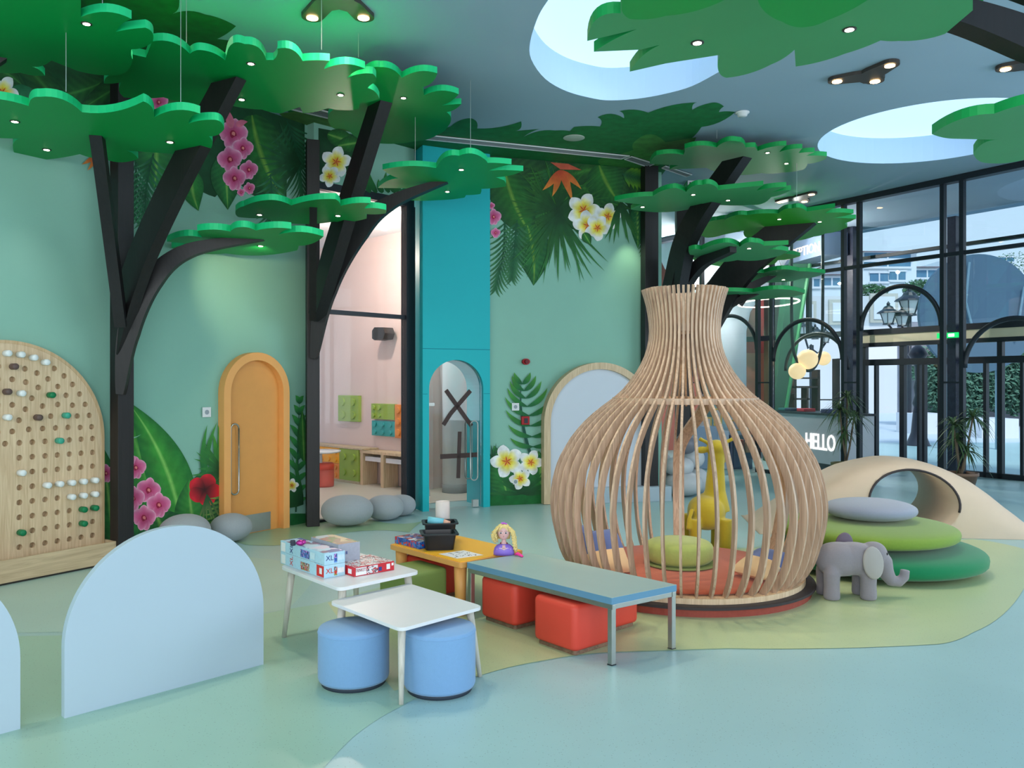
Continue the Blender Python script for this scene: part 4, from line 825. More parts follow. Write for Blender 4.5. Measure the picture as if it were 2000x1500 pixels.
q = ceilpt(1354, 352); t = thing('vent_box', 'hanging green painted vent box with striped grille at its end', 'vent', (q.x, q.y, CEIL-.3))
mb = MB(); mb.box(q.x-.08, q.x+.09, q.y+.02, q.y+1.2, CEIL-.2, CEIL-.003); mb.build('box_body', M['leafgreen3'], t)
mb = MB(); mb.box(q.x-.08, q.x+.09, q.y+.0, q.y+.02, CEIL-.2, CEIL-.003); mb.build('grille', M['white'], t)
mb = MB()
for k in range(4): mb.box(q.x-.055+k*.035, q.x-.038+k*.035, q.y-.003, q.y+.001, CEIL-.18, CEIL-.03)
mb.build('grille_slots', mat('vent_dark', (26, 28, 32)), t)
q = ceilpt(1450, 219); t = thing('smoke_detector', 'white smoke detector on the ceiling between vent leaves and skylight', 'detector', tuple(q))
mb = sm(MB()); mb.lathe([(.02, -.05), (.05, -.045), (.06, -.015), (.075, -.012), (.075, -.001)], q, 24); mb.build('detector_body', M['white'], t)
q = ceilpt(1121, 268); t = thing('ceiling_speaker', 'flat round pale ceiling speaker among the painted leaves', 'speaker', tuple(q))
mb = sm(MB()); mb.lathe([(.12, -.014), (.13, -.01), (.13, -.006)], q, 28); mb.build('speaker_grille', mat('speaker_pale', (176, 186, 176)), t)
q = ceilpt(1436, 417); t = thing('smoke_detector', 'dark smoke detector on the ceiling above the bright green canopy', 'detector', tuple(q))
mb = sm(MB()); mb.lathe([(.03, -.08), (.07, -.05), (.09, -.012), (.09, -.001)], q, 20); mb.build('detector_body', M['dull'], t)

# ------------------------------------------------------------------ peg board on the left wall
PB = Fr(-3.64, 7.32, 0.536, 0.844)
off = 0.0
c_u = PB.hit(10, 800)[0]; e_u = PB.hit(203, 800)[0]; pr = e_u-c_u; sz = 1.11
t = thing('peg_board', 'large arched oak peg board with holes and bottom tray', 'peg board', tuple(PB.p(c_u, 0, 0)))
mb = MB(); mb.fprism(PB, [(c_u-pr, .05)]+ring2(c_u, pr, sz, 40)+[(c_u+pr, .05)], -.06, 0.0); brd = mb.build('board', [M['oak'], mat('hole_shadow', (70, 60, 52), .9)], t)
cm = MB(); holes = []
for k in range(8):
    r = pr-.105-.103*k
    if r < .02: holes.append((c_u, sz)); continue
    n = max(2, round(PI*r/.106))
    for i in range(n+1): a = PI*i/n; holes.append((c_u+r*math.cos(a), sz+r*math.sin(a)))
    for j in range(1, 8): holes.append((c_u+r, sz-.122*j)); holes.append((c_u-r, sz-.122*j))
holes = [h for h in holes if h[0] > c_u-.55]
for (u, z) in holes:
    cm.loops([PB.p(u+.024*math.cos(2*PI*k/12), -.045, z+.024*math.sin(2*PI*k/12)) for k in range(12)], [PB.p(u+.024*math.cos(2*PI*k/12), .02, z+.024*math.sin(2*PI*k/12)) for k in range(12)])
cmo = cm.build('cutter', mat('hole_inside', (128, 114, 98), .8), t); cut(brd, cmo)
mb = MB(); mb.fprism(PB, ring2(c_u, pr+.004, sz, 40)+[(c_u+pr+.004, .05), (c_u+pr-.02, .05)]+ring2(c_u, pr-.022, sz, 40)[::-1]+[(c_u-pr+.02, .05), (c_u-pr-.004, .05)], -.058, .004); mb.build('rim', wood('oak_rim', (190, 158, 116), (206, 178, 140), 'Z'), t)
tu1 = e_u+.01; mb = MB(); mb.fbox(PB, c_u-pr-.02, tu1, .135, .155, .02, .20); mb.fbox(PB, tu1, tu1+.02, -.06, .155, .02, .20); mb.fbox(PB, c_u-pr-.02, tu1, 0.002, .135, .02, .035); mb.build('tray', wood('oak_tray', (184, 160, 128), (212, 190, 156), 'X', 2.2, .5, R(57.6)), t)
mb = MB(); mb.fbox(PB, c_u-pr, tu1, -.05, .13, 0.001, .02); mb.build('plinth', mat('dark_tray_plinth', (60, 56, 50)), t)  # dark brown base strip under the tray
pegs = {'white': [(15, 570), (85, 570), (155, 583), (222, 608), (155, 757), (80, 910), (118, 1237), (258, 1306), (323, 1300), (390, 1292), (455, 1285), (518, 1278), (390, 1372), (455, 1363), (518, 1356)],
        'brown': [(47, 652), (14, 740), (238, 908)], 'green': [(307, 762), (455, 1443), (516, 1433), (44.6, 1585.7), (454.3, 1520)], 'teal': [(395, 880), (310, 1042)]}
pcol = {'white': mat('peg_white', (226, 234, 236), .4), 'brown': mat('peg_brown', (96, 78, 74), .5), 'green': mat('peg_green', (0, 120, 74), .4), 'teal': mat('peg_teal', (60, 164, 140), .4)}
used_h = []
for col_, lst in pegs.items():
    for (zx, zy) in lst:
        x, y = zx/2.857, 500+zy/2.857; u, z = PB.hit(x-3, y, .02)
        hb = min((h for h in holes if h not in used_h), key=lambda h: (h[0]-u)**2+(h[1]-z)**2); used_h.append(hb); u, z = hb
        mb = sm(MB()); mb.rings([[PB.p(u+r*math.cos(2*PI*k/14), n_, z+r*math.sin(2*PI*k/14)) for k in range(14)] for r, n_ in ((.021, .001), (.026, .005), (.026, .064), (.021, .071))])
        if col_ == 'white':
            k_ = lst.index((zx, zy)); row = {1237: 'left above the lower rows', 910: 'alone at mid height by the left', 757: 'alone high in the board'}
            if zy < 620: wh_ = ('first', 'second', 'third', 'last')[k_]+' from the left in the top arc'
            elif zy in row: wh_ = row[zy]
            elif zy > 1340: wh_ = ('left', 'middle', 'right')[k_-12]+' one of the short row of three'
            else: wh_ = ('first', 'second', 'third', 'fourth', 'last')[k_-7]+' from the left in the row of five'
            lb = 'white wooden peg in the peg board, '+wh_
        elif col_ == 'brown': lb = 'dark brown peg in the peg board, '+('upper' if zy < 700 else 'just below the upper brown one' if zy < 800 else 'right of the middle white peg')
        elif col_ == 'green': lb = 'dark green peg in the peg board, '+('near the arched edge' if zy < 800 else 'lowest, near the tray at left' if zx < 100 else 'left of the green pair' if zx == 455 else 'right of the green pair' if zx == 516 else 'below the green pair')
        else: lb = 'teal peg in the peg board, '+('upper' if zy < 900 else 'lower')+' of the two teal ones'
        o = mb.build('peg', pcol[col_]); tag(recentre(o), lb, 'peg', 'round pegs pushed into the peg board')
for (x, y, c_, lb) in ((92, 1083, 'brown', 'dark brown peg lying in the peg board tray'), (60, 1088, 'teal', 'teal peg lying in the peg board tray')):
    u, z = PB.hit(x, y, .07); mb = sm(MB()); mb.tube([PB.p(u-.05, .07, .06), PB.p(u+.05, .08, .06)], .022, 12); o = mb.build('peg', pcol[c_]); tag(recentre(o), lb, 'peg', 'loose pegs in the tray')

# ------------------------------------------------------------------ white arched screens
def screen(label, fx0, fy0, fx1, fy1, th=.045):
    a, b = H(fx0, fy0), H(fx1, fy1); f = Fr(a.x, a.y, b.x-a.x, b.y-a.y); L = (b-a).length; r = L/2
    mb = MB(); mb.fprism(f, [(0, 0.001)]+ring2(r, r, .33, 48)+[(L, 0.001)], -th, 0.0)
    o = mb.build('arched_screen', M['panel'], bevel=.003); tag(recentre(o), label, 'screen', 'pale arched play screens'); return f, L
f, L = screen('pale blue arched screen standing alone in the left foreground', 126, 1404, 515, 1298)
a = H(40, 1424); q0 = a-Vector((f.U[0], f.U[1], 0))*1.05
g = Fr(q0.x, q0.y, f.U[0], f.U[1]); mb = MB(); mb.fprism(g, [(0, 0.001)]+ring2(.525, .525, .33, 48)+[(1.05, 0.001)], -.045, 0); o = mb.build('arched_screen', M['panel'], bevel=.003); tag(recentre(o), 'pale blue arched screen cut off by the left edge', 'screen', 'pale arched play screens')

# ------------------------------------------------------------------ tables
def par(L_, F_, R_): B = L_+R_-F_; return [F_, R_, B, L_]
def rquad(q, r, z, seg=6):                            # rounded plan outline
    out = []; n = 4
    for i in range(n):
        p, a, b = q[i], q[i-1], q[(i+1) % n]; da = (a-p).normalized(); db = (b-p).normalized()
        s0, s1 = p+da*r, p+db*r
        for k in range(seg+1):
            t = k/seg; out.append((1-t)**2*s0+2*t*(1-t)*p+t*t*s1)
    return [(v.x, v.y, z) for v in out]
def top(parent, name, q, z0, z1, r, m, mside=None):
    rr = [rquad(q, r, z0), rquad(q, r, z1)]; mb = MB(); mb.loops(rr[0], rr[1]); return mb.build(name, m, parent, bevel=.002)
def lerp(q, a, b): return q[0]*(1-a)*(1-b)+q[1]*a*(1-b)+q[2]*a*b+q[3]*(1-a)*b   # a: F->R, b: F->L
def hz(x, y, z): return H(x, y, z)
q = par(hz(642, 1174, .385), hz(783, 1228, .385), hz(945, 1184, .385)); tf = thing('kids_table', 'small white table with limed legs between two blue poufs', 'table', tuple(Vector((lerp(q, .5, .5).x, lerp(q, .5, .5).y, 0))))
qf = q; top(tf, 'tabletop', q, .367, .385, .05, M['white'])
for a, b in ((.09, .09), (.91, .09), (.91, .91), (.09, .91)):
    s = lerp(q, a, b); c = lerp(q, .5, .5); e = s+(s-c)*.16; mb = sm(MB()); mb.tube([(e.x, e.y, 0.002), (s.x, s.y, .366)], [.012, .021], 14); mb.build('leg', M['limewood'], tf)
q = par(hz(546, 1105, .45), hz(663, 1149, .45), hz(821, 1115, .45)); tr = thing('kids_table', 'taller white table with limed legs carrying the puzzle boxes', 'table', tuple(Vector((lerp(q, .5, .5).x, lerp(q, .5, .5).y, 0))))
qr = q; top(tr, 'tabletop', q, .43, .45, .05, M['white'])
for a, b in ((.1, .09), (.91, .09), (.91, .91), (.09, .91)):
    s = lerp(q, a, b); c = lerp(q, .5, .5); e = s+(s-c)*.14; mb = sm(MB()); mb.tube([(e.x, e.y, 0.002), (s.x, s.y, .429)], [.014, .024], 14); mb.build('leg', M['limewood'], tr)
q = par(hz(760, 1062, .385), hz(900, 1099, .385), hz(1023, 1074, .385)); ty = thing('kids_table', 'yellow topped table with round honey wood legs', 'table', tuple(Vector((lerp(q, .5, .5).x, lerp(q, .5, .5).y, 0))))
qy = q; top(ty, 'tabletop', q, .345, .381, .03, M['tan']); top(ty, 'yellow_surface', [lerp(q, .02, .02), lerp(q, .98, .02), lerp(q, .98, .98), lerp(q, .02, .98)], .381, .385, .02, M['yellow'])
for a, b in ((.1, .09), (.9, .09), (.9, .91), (.1, .91)):
    s = lerp(q, a, b); mb = sm(MB()); mb.tube([(s.x, s.y, 0.002), (s.x, s.y, .345)], [.034, .045], 16); mb.build('leg', M['tan'], ty)
q = par(hz(912, 1098, .387), hz(1195, 1168, .387), hz(1322, 1142, .387)); tbn = thing('bench_table', 'long low blue grey table on square steel legs', 'table', tuple(Vector((lerp(q, .5, .5).x, lerp(q, .5, .5).y, 0))))
qb = q; top(tbn, 'tabletop', q, .348, .386, .004, mat('blue_edge_laminate', (96, 142, 172), .4, var=.03)); top(tbn, 'table_surface', q, .386, .387, .004, mat('blue_grey_laminate', (162, 186, 184), .35, var=.03))
def inset(q, d):
    c = lerp(q, .5, .5); return [p for p in q]
mb = MB(); sb = .016
U_ = (q[3]-q[0]).normalized(); V_ = (q[1]-q[0]).normalized(); Ll = (q[3]-q[0]).length; Wl = (q[1]-q[0]).length
def bx(o0, o1, w0, w1, z0, z1):
    mb.slab([tuple((q[0]+U_*a+V_*b).xy) for a, b in ((o0, w0), (o0, w1), (o1, w1), (o1, w0))], z0, z1)
bx(.0, Ll, .005, .035, .318, .347); bx(0, Ll, Wl-.035, Wl-.005, .318, .347); bx(.005, .035, .035, Wl-.035, .318, .347); bx(Ll-.035, Ll-.005, .035, Wl-.035, .318, .347)
mb.build('frame', M['steel'], tbn, bevel=.002)
for a in (.004, Ll-.036):
    for b in (.004, Wl-.036):
        mb = MB(); bx(a, a+.032, b, b+.032, 0.006, .318); lg = mb.build('leg', M['steel'], tbn, bevel=.002); mb = MB(); bx(a-.001, a+.033, b-.001, b+.033, 0.001, .007); mb.build('foot_cap', M['metalblack'], lg)

# ------------------------------------------------------------------ poufs
def pouf(label, x, y, r, h, m, group):
    t = thing('round_pouf', label, 'pouf', (x, y, 0), group)
    mb = sm(MB()); mb.lathe([(r*.9, .001), (r*.9, .03)], (x, y, 0), 48); mb.build('plinth', M['darkbase'], t)
    mb = sm(MB()); mb.lathe([(r*.97, .025), (r, .04), (r, h-.025), (r*1.004, h-.02), (r*.99, h-.008), (r*.96, h), (0, h+.004)], (x, y, 0), 56); cv = mb.build('cover', m, t)
    mb = sm(MB()); mb.tube([(x+r*1.0*math.cos(2*PI*k/48), y+r*1.0*math.sin(2*PI*k/48), h-.02) for k in range(49)], .0025, 6); mb.build('piping', m, cv)
pouf('blue round pouf left of the white table front leg', -.847, 4.387, .188, .30, M['bluefab'], 'blue round poufs'); pouf('blue round pouf right of the white table front leg', -.378, 4.29, .187, .325, M['bluefab'], 'blue round poufs')
ang = math.atan2(.265, -.229)
def cube(label, x, y, rot, s, h, m, rt=.045, group='square leather poufs'):
    t = thing('square_pouf', label, 'pouf', (x, y, 0), group)
    mb = MB(); mb.rbox((x, y, .001), s-.05, s-.05, .028, .02, rot, 4, .004); mb.build('plinth', M['walnut'], t)
    mb = sm(MB()); mb.rbox((x, y, .028), s, s, h-.028, .045, rot, 6, .03); mb.build('cover', m, t)
cube('coral red square pouf nearest, under the front of the blue grey table', .385, 5.02, ang, .37, .30, M['redfab'])
cube('coral red square pouf left, under the middle of the blue grey table', .035, 5.52, ang, .36, .30, M['redfab'])
cube('coral red square pouf right, behind the front table leg', .60, 5.405, ang, .34, .29, M['redfab'])
cube('olive green square pouf under the yellow table', -.70, 5.80, ang, .36, .30, M['greenfab'])
cube('dark red square pouf behind the green one under yellow table', -.60, 6.20, ang, .33, .30, M['redfab'])

# ------------------------------------------------------------------ things on the tables
def box3(F_, R_, L_, z0, z1):                         # plan corner F with neighbours R, L
    B_ = R_+L_-F_; return [F_, R_, B_, L_]
def face(F_, R_, z0):                                 # vertical face frame from F to R
    f = Fr(F_.x, F_.y, R_.x-F_.x, R_.y-F_.y)
    if f.N[1] > 0: f.N = (-f.N[0], -f.N[1])
    return f
def decal(fr, u0, u1, z0, z1, m, parent, name='print', n0=.0006, curve=None):
    mb = MB()
    if curve: mb.fprism(fr, curve, .0002, n0)
    else: mb.fbox(fr, u0, u1, .0002, n0, z0, z1)
    return mb.build(name, m, parent)
def pmat(n, c): return mat('print_'+n, c, .45, var=.12, vscale=60)
def artmat(name, cols, scale=22):
    if name in MATS: return MATS[name]
    m = bpy.data.materials.new(name); m.use_nodes = True; n = m.node_tree; b = n.nodes['Principled BSDF']; tc = n.nodes.new('ShaderNodeTexCoord')
    vo = n.nodes.new('ShaderNodeTexVoronoi'); vo.inputs['Scale'].default_value = scale; cr = n.nodes.new('ShaderNodeValToRGB'); cr.color_ramp.interpolation = 'CONSTANT'
    nz = n.nodes.new('ShaderNodeTexNoise'); nz.inputs['Scale'].default_value = scale*.5; nz.inputs['Detail'].default_value = 3
    ad = n.nodes.new('ShaderNodeVectorMath'); ad.operation = 'MULTIPLY_ADD'; ad.inputs[1].default_value = (.15, .15, .15)
    n.links.new(tc.outputs['Object'], nz.inputs['Vector']); n.links.new(nz.outputs['Color'], ad.inputs[0]); n.links.new(tc.outputs['Object'], ad.inputs[2]); n.links.new(ad.outputs[0], vo.inputs['Vector'])
    while len(cr.color_ramp.elements) < len(cols): cr.color_ramp.elements.new(0.5)
    for i, c in enumerate(cols): cr.color_ramp.elements[i].position = i/len(cols); cr.color_ramp.elements[i].color = lin(c)+(1,)
    sp_ = n.nodes.new('ShaderNodeSeparateColor'); n.links.new(vo.outputs['Color'], sp_.inputs[0]); n.links.new(sp_.outputs[0], cr.inputs[0]); n.links.new(cr.outputs[0], b.inputs['Base Color']); b.inputs['Roughness'].default_value = .35
    MATS[name] = m; return m
def gamebox(label, F_, R_, L_, z0, z1, body, topm, group=None):
    q = box3(F_, R_, L_, z0, z1); c = sum((p for p in q), Vector())/4; t = thing('puzzle_box', label, 'box', (c.x, c.y, z0), group)
    mb = MB(); mb.slab([tuple(p.xy) for p in q], z0, z1); mb.build('carton', body, t, bevel=.0015)
    mb = MB(); k = .97; mb.slab([tuple((c+(p-c)*k).xy) for p in q], z1, z1+.0008); mb.build('lid_picture', topm, t)
    return t, q
zt = .4505
# lower and upper big light blue boxes (front corner at px 633/1128)
F1, R1, L1 = hz(633, 1130, zt), hz(674, 1123, zt), hz(548, 1100, zt)
F1, R1, L1 = [Vector((p.x, p.y, 0)) for p in (F1, R1, L1)]
skyb, palb = pmat('ice_blue', (176, 214, 232)), pmat('pale_sky', (200, 224, 236))
t, q = gamebox('lower pale blue puzzle box with red label, marked XL', F1, R1, L1, zt, zt+.075, skyb, artmat('art_blue', [(120, 160, 200), (190, 210, 230), (70, 80, 130), (220, 190, 180)]), 'extra large puzzle boxes')
def sidetext(fr, s, u, z, size, m, parent, rot=0):
    def pl(x, y, n):
        if rot: x, y = -y, x
        return fr.p(u+x, .001+n*.3+.0006, z+y)
    return text('lettering', s, size, pl, m, parent, .001)
fR = face(F1, R1, 0); WR = (R1-F1).length; fL = Fr(L1.x, L1.y, F1.x-L1.x, F1.y-L1.y); WL = (F1-L1).length
if fL.N[1] > 0: fL.N = (-fL.N[0], -fL.N[1])
redp, whp, navy = pmat('red', (206, 44, 40)), pmat('white', (236, 236, 238)), pmat('navy', (40, 60, 130))
art1 = artmat('art_car_colours', [(200, 50, 40), (150, 150, 60), (70, 80, 90), (190, 200, 210)], 60); art2 = artmat('art_ice_colours', [(40, 90, 170), (90, 150, 220), (190, 130, 210), (60, 60, 90)], 60)
for z0, up in ((zt, 0), (zt+.076, 1)):
    if up:
        t, q = gamebox('upper pale blue puzzle box marked XL, topmost of the left stack', F1+(R1-F1)*.02, R1, L1, z0, z0+.07, skyb, artmat('art_ice_top', [(150, 190, 220), (60, 80, 150), (210, 200, 220), (110, 70, 110), (180, 210, 230)], 18), 'extra large puzzle boxes')
    sidetext(fR, 'XL', WR*.26, z0+.038, .042, navy if up else redp, t); decal(fR, WR*.47, WR*.62, z0+.008, z0+.06, art2 if up else art1, t); decal(fR, WR*.64, WR*.95, z0+.02, z0+.05, whp if not up else palb, t)
    sidetext(fL, 'XL', WL*.27, z0+.038, .05, navy if up else redp, t, 1); decal(fL, WL*.48, WL*.68, z0+.008, z0+.055, art2 if up else art1, t); decal(fL, WL*.02, WL*.12, z0+.006, z0+.062, whp, t)
    if not up: decal(fL, WL*.84, WL*.995, z0+.004, z0+.07, redp, t); decal(fL, WL*.90, WL*.955, z0+.02, z0+.055, whp, t, 'label', .001)
    else: decal(fL, WL*.70, WL*.80, z0+.015, z0+.055, palb, t)
# box with picture lid behind them
dr_ = (R1-F1).normalized(); e_ = (L1-F1).normalized(); F2 = R1+dr_*.012+e_*.10; R2 = F2+dr_*.15; L2 = F2+e_*.34
t, q = gamebox('grey sided puzzle box with brown picture lid behind the pale blue stack', F2, R2, L2, zt, zt+.165, pmat('mauve_grey', (168, 170, 184)), artmat('art_meadow', [(150, 120, 90), (200, 180, 140), (110, 130, 60), (180, 190, 200), (160, 100, 80)], 16))
f2 = face(F2, R2, 0); [decal(f2, .03+.012*k, .037+.012*k, zt+.10, zt+.118, navy, t, 'barcode') for k in range(3)]
# red TRINKETS box
F3, R3, L3 = [Vector((p.x, p.y, 0)) for p in (hz(692, 1127, zt), hz(770, 1113, zt), hz(675, 1119, zt))]
e = (L1-F1).normalized(); L3 = F3+e*.27
t, q = gamebox('red and white board game box lettered TRINKETS', F3, R3, L3, zt, zt+.055, pmat('crimson', (200, 40, 52)), artmat('art_doodle', [(230, 230, 230), (60, 60, 70), (220, 220, 224), (196, 50, 56), (200, 205, 210)], 55))
f3 = face(F3, R3, 0); W3 = (R3-F3).length
decal(f3, .01, W3*.30, zt+.005, zt+.05, whp, t); text('lettering', 'TRINKETS', .02, lambda x, y, n: f3.p(W3*.16+x, .0016+n*.3, zt+.035+y), pmat('ink_red', (150, 30, 36)), t, .001, fit=(W3*.27, .019)); decal(f3, W3*.31, W3*.58, zt+.004, zt+.05, artmat('art_doodle', [(230, 230, 230)]), t); decal(f3, W3*.60, W3*.68, zt+.01, zt+.034, navy, t); decal(f3, W3*.80, W3*.89, zt+.012, zt+.044, whp, t); decal(f3, W3*.93, W3*.98, zt+.03, zt+.046, whp, t)
f3b = Fr(L3.x, L3.y, F3.x-L3.x, F3.y-L3.y); f3b.N = f3b.N if f3b.N[1] < 0 else (-f3b.N[0], -f3b.N[1]); decal(f3b, .20, .24, zt+.012, zt+.04, whp, t, 'label')
# little things on the stack
q = hz(572, 1066, zt+.147); mb = MB(); mb.rbox((q.x, q.y, zt+.1475), .03, .02, .035, .006, .4, 3); mb.m = 0; o = mb.build('toy_block', mat('toy_dark', (50, 54, 70))); tag(recentre(o), 'tiny dark toy block on top of the pale blue boxes', 'toy')
q = hz(587, 1066, zt+.147); mb = sm(MB()); mb.ball((q.x, q.y, zt+.1655), .028, .02, .018, .3); mb.ball((q.x+.02, q.y, zt+.17), .014, .014, .014); o = mb.build('toy_bauble', mat('toy_magenta', (190, 60, 150), .2, .6)); tag(recentre(o), 'shiny magenta toy on top of the pale blue boxes', 'toy')
# blue box, black bins, paper, cylinder on the yellow table
zy = .3855
F4, R4, L4 = [Vector((p.x, p.y, 0)) for p in (hz(819, 1073, zy), hz(856, 1066, zy), hz(768, 1061, zy))]
L4 = F4+(qy[3]-qy[0]).normalized()*.32; R4 = F4+(qy[1]-qy[0]).normalized()*.20
gamebox('blue puzzle box at the left end of the yellow table', F4, R4, L4, zy, zy+.05, artmat('art_sea', [(30, 90, 180), (60, 130, 210), (40, 70, 150), (200, 60, 60)], 40), artmat('art_fair', [(230, 230, 235), (60, 80, 160), (190, 40, 50), (120, 150, 200), (90, 70, 60)], 30))
def bin_(label, F_, R_, L_, z0, h):
    q = box3(F_, R_, L_, 0, 0); c = sum((p for p in q), Vector())/4; t = thing('storage_bin', label, 'bin', (c.x, c.y, z0), 'black plastic bins')
    mk = lambda k, z: [(v[0], v[1], z) for v in rquad([c+(p-c)*k for p in q], .03, z)]
    mb = MB(); a, b, b2, d, e2 = mk(.80, z0), mk(.93, z0+h), mk(1.06, z0+h), mk(1.06, z0+h-.008), mk(.9, z0+h)
    mb.rings([mk(.80, z0), mk(.93, z0+h-.01), mk(1.08, z0+h-.01), mk(1.08, z0+h), mk(.90, z0+h), mk(.77, z0+.006)]); mb.build('tub', mat('black_plastic', (24, 26, 32), .35), t)
    return c
u4 = (qy[3]-qy[0]).normalized(); v4 = (qy[1]-qy[0]).normalized()
Fb = Vector((*hz(826, 1077, zy).xy, 0)); bin_('lower front black plastic bin on the yellow table', Fb, Fb+Vector((.25, .035, 0)), Fb+Vector((-.04, .20, 0)), zy, .12)
Fc = Fb+Vector((-.02, .255, 0)); cc = bin_('rear black plastic bin holding a blue toy on the yellow table', Fc, Fc+Vector((.25, .035, 0)), Fc+Vector((-.03, .19, 0)), zy, .155)
t = thing('toy_bottle', 'light blue toy bottle lying in the rear black bin', 'toy', (cc.x, cc.y, zy+.13)); mb = sm(MB()); mb.tube([(cc.x-.09, cc.y+.0, zy+.165), (cc.x+.03, cc.y-.01, zy+.15)], .028, 14); mb.build('bottle_body', mat('toy_sky', (120, 200, 220), .4), t)
mb = sm(MB()); mb.tube([(cc.x+.03, cc.y-.01, zy+.15), (cc.x+.08, cc.y-.015, zy+.145)], [.024, .012], 14); mb.build('bottle_neck', mat('toy_skin', (220, 170, 150), .4), t)
pp = [hz(857, 1082, zy), hz(893, 1091, zy), hz(944, 1084, zy), hz(906, 1075, zy)]; mb = MB(); mb.slab([tuple(p.xy) for p in pp], zy, zy+.001); t = thing('paper_sheet', 'white sheet of paper with black drawings on yellow table', 'paper', tuple(sum(pp, Vector())/4)); mb.build('sheet', mat('paper_white', (232, 234, 240), .7), t)
mb = MB(); random.seed(3)
for k in range(26):
    a, b = random.uniform(.1, .9), random.uniform(.12, .88); c = pp[0]*(1-a)*(1-b)+pp[3]*a*(1-b)+pp[2]*a*b+pp[1]*(1-a)*b; an = random.uniform(0, 3); d = Vector((math.cos(an), math.sin(an), 0)); s = random.uniform(.006, .02); nn_ = Vector((-d.y, d.x, 0))*.0022
    mb.slab([tuple((c+d*s+nn_).xy), tuple((c-d*s+nn_).xy), tuple((c-d*s-nn_).xy), tuple((c+d*s-nn_).xy)], zy+.001, zy+.0014)
mb.build('ink_drawing', mat('ink', (30, 30, 40)), t)
q = Vector((*lerp(qy, .42, .86).xy, zy)); q = Vector((-.545, 6.16+.28, zy)); mb = sm(MB()); mb.lathe([(.056, 0), (.056, .285), (.052, .285), (.052, .01)], q, 36); o = mb.build('paper_cylinder', mat('pearl_card', (206, 200, 200), .3)); tag(recentre(o), 'tall pearly white cylinder standing behind the black bins', 'cylinder')

# styling doll bust
c = Vector((*hz(984, 1086, .387).xy, .3875)); c.y += .05; t = thing('doll_bust', 'doll styling head with curly blond hair and purple bust', 'doll', tuple(c))
skin = mat('doll_skin', (222, 176, 176), .35); hair = mat('doll_hair', (232, 208, 140), .6, var=.3, vscale=80)
mb = sm(MB()); rr = []
for (z, rx, ry) in ((0, .074, .045), (.02, .074, .047), (.05, .066, .045), (.066, .052, .038), (.075, .034, .03), (.079, .02, .02)): rr.append([(c.x+rx*math.cos(2*PI*k/28), c.y+ry*math.sin(2*PI*k/28), c.z+z) for k in range(28)])
mb.rings(rr); mb.build('bust', mat('doll_dress', (140, 110, 214), .3), t)
mb = sm(MB()); rr = []
for (z, rx, ry, dy) in ((.048, .042, .046, -.003), (.07, .034, .036, 0), (.08, .02, .02, 0), (.10, .0145, .0145, 0), (.12, .015, .015, 0)): rr.append([(c.x+rx*math.cos(2*PI*k/24), c.y+dy+ry*math.sin(2*PI*k/24), c.z+z) for k in range(24)])
mb.rings(rr); n0 = mb.build('neck', skin, t)
hc = c+Vector((-.002, -.004, .158)); mb = sm(MB()); rr = []
for (z, rx, ry, dy) in ((-.049, .010, .010, -.014), (-.044, .021, .021, -.010), (-.030, .033, .031, -.004), (-.010, .042, .037, 0), (.012, .045, .040, .002), (.032, .041, .038, .004), (.047, .028, .028, .006), (.054, .008, .009, .008)): rr.append([hc+Vector((rx*math.cos(2*PI*k/28), dy+ry*math.sin(2*PI*k/28), z)) for k in range(28)])
mb.rings(rr); mb.ball(hc+Vector((0, -.037, -.012)), .005, .007, .006); hd = mb.build('head', skin, t)
for sx in (-1, 1):
    mb = sm(MB()); mb.ball(hc+Vector((sx*.0175, -.0335, .001)), .0095, .005, .0065); ey = mb.build('eye', mat('eye_white', (240, 240, 240), .2), hd); mb = sm(MB()); mb.ball(hc+Vector((sx*.0175-.001, -.0378, .001)), .0055, .0022, .006); mb.build('iris', mat('iris_dark', (50, 50, 70), .2), hd)
    mb = sm(MB()); mb.tube([hc+Vector((sx*.007, -.0365, .012)), hc+Vector((sx*.015, -.0355, .015)), hc+Vector((sx*.024, -.031, .011))], .0012, 6); mb.build('eyebrow', mat('brow', (140, 100, 70)), hd)
mb = sm(MB()); mb.tube([hc+Vector((-.009, -.031, -.024)), hc+Vector((0, -.0345, -.0255)), hc+Vector((.009, -.031, -.024))], .0024, 8); mb.build('lips', mat('lips', (190, 90, 110), .3), hd)
mb = sm(MB()); mb.tube([c+Vector((.024*math.cos(a), -.002+.022*math.sin(a), .082-.010*max(0, -math.sin(a)))) for a in [2*PI*k/24 for k in range(25)]], .003, 8); mb.build('necklace', mat('doll_red', (140, 16, 40), .3), t)
random.seed(11); mb = sm(MB()); rr = []
for (z, rx, ry, dy) in ((-.05, .044, .024, .030), (-.02, .048, .030, .024), (.01, .047, .036, .018), (.035, .046, .040, .012), (.052, .036, .036, .008), (.062, .016, .018, .008)): rr.append([hc+Vector((rx*math.cos(2*PI*k/24), dy+ry*math.sin(2*PI*k/24), z)) for k in range(24)])
mb.rings(rr)
for k in range(120):
    sd = -1 if k % 2 else 1; a = random.uniform(.0, 1.0); p = hc+Vector((sd*(.036+.012*a), random.uniform(-.020, .034), .040-.03*a)); pts = [p]; ln = random.randint(12, 16) + (11 if sd > 0 and k % 3 else 0)
    for i in range(ln): p = p+Vector((sd*(.0058 if i < 6 else (.001 if sd > 0 else -.0016))*random.uniform(.2, 1.4)+.0055*math.sin(i*1.7+k), .0045*math.cos(i*1.7+k), -.0056)); pts.append(p)
    mb.tube(pts, .0040, 6)
for k in range(9): a = -.9+.22*k; mb.tube([hc+Vector((.0, -.012, .056)), hc+Vector((.026*math.sin(a), -.031, .046-.01*abs(a))), hc+Vector((.041*math.sin(a)*1.1, -.022, .026-.02*abs(a)))], .0055, 6)
mb.build('hair', hair, hd)
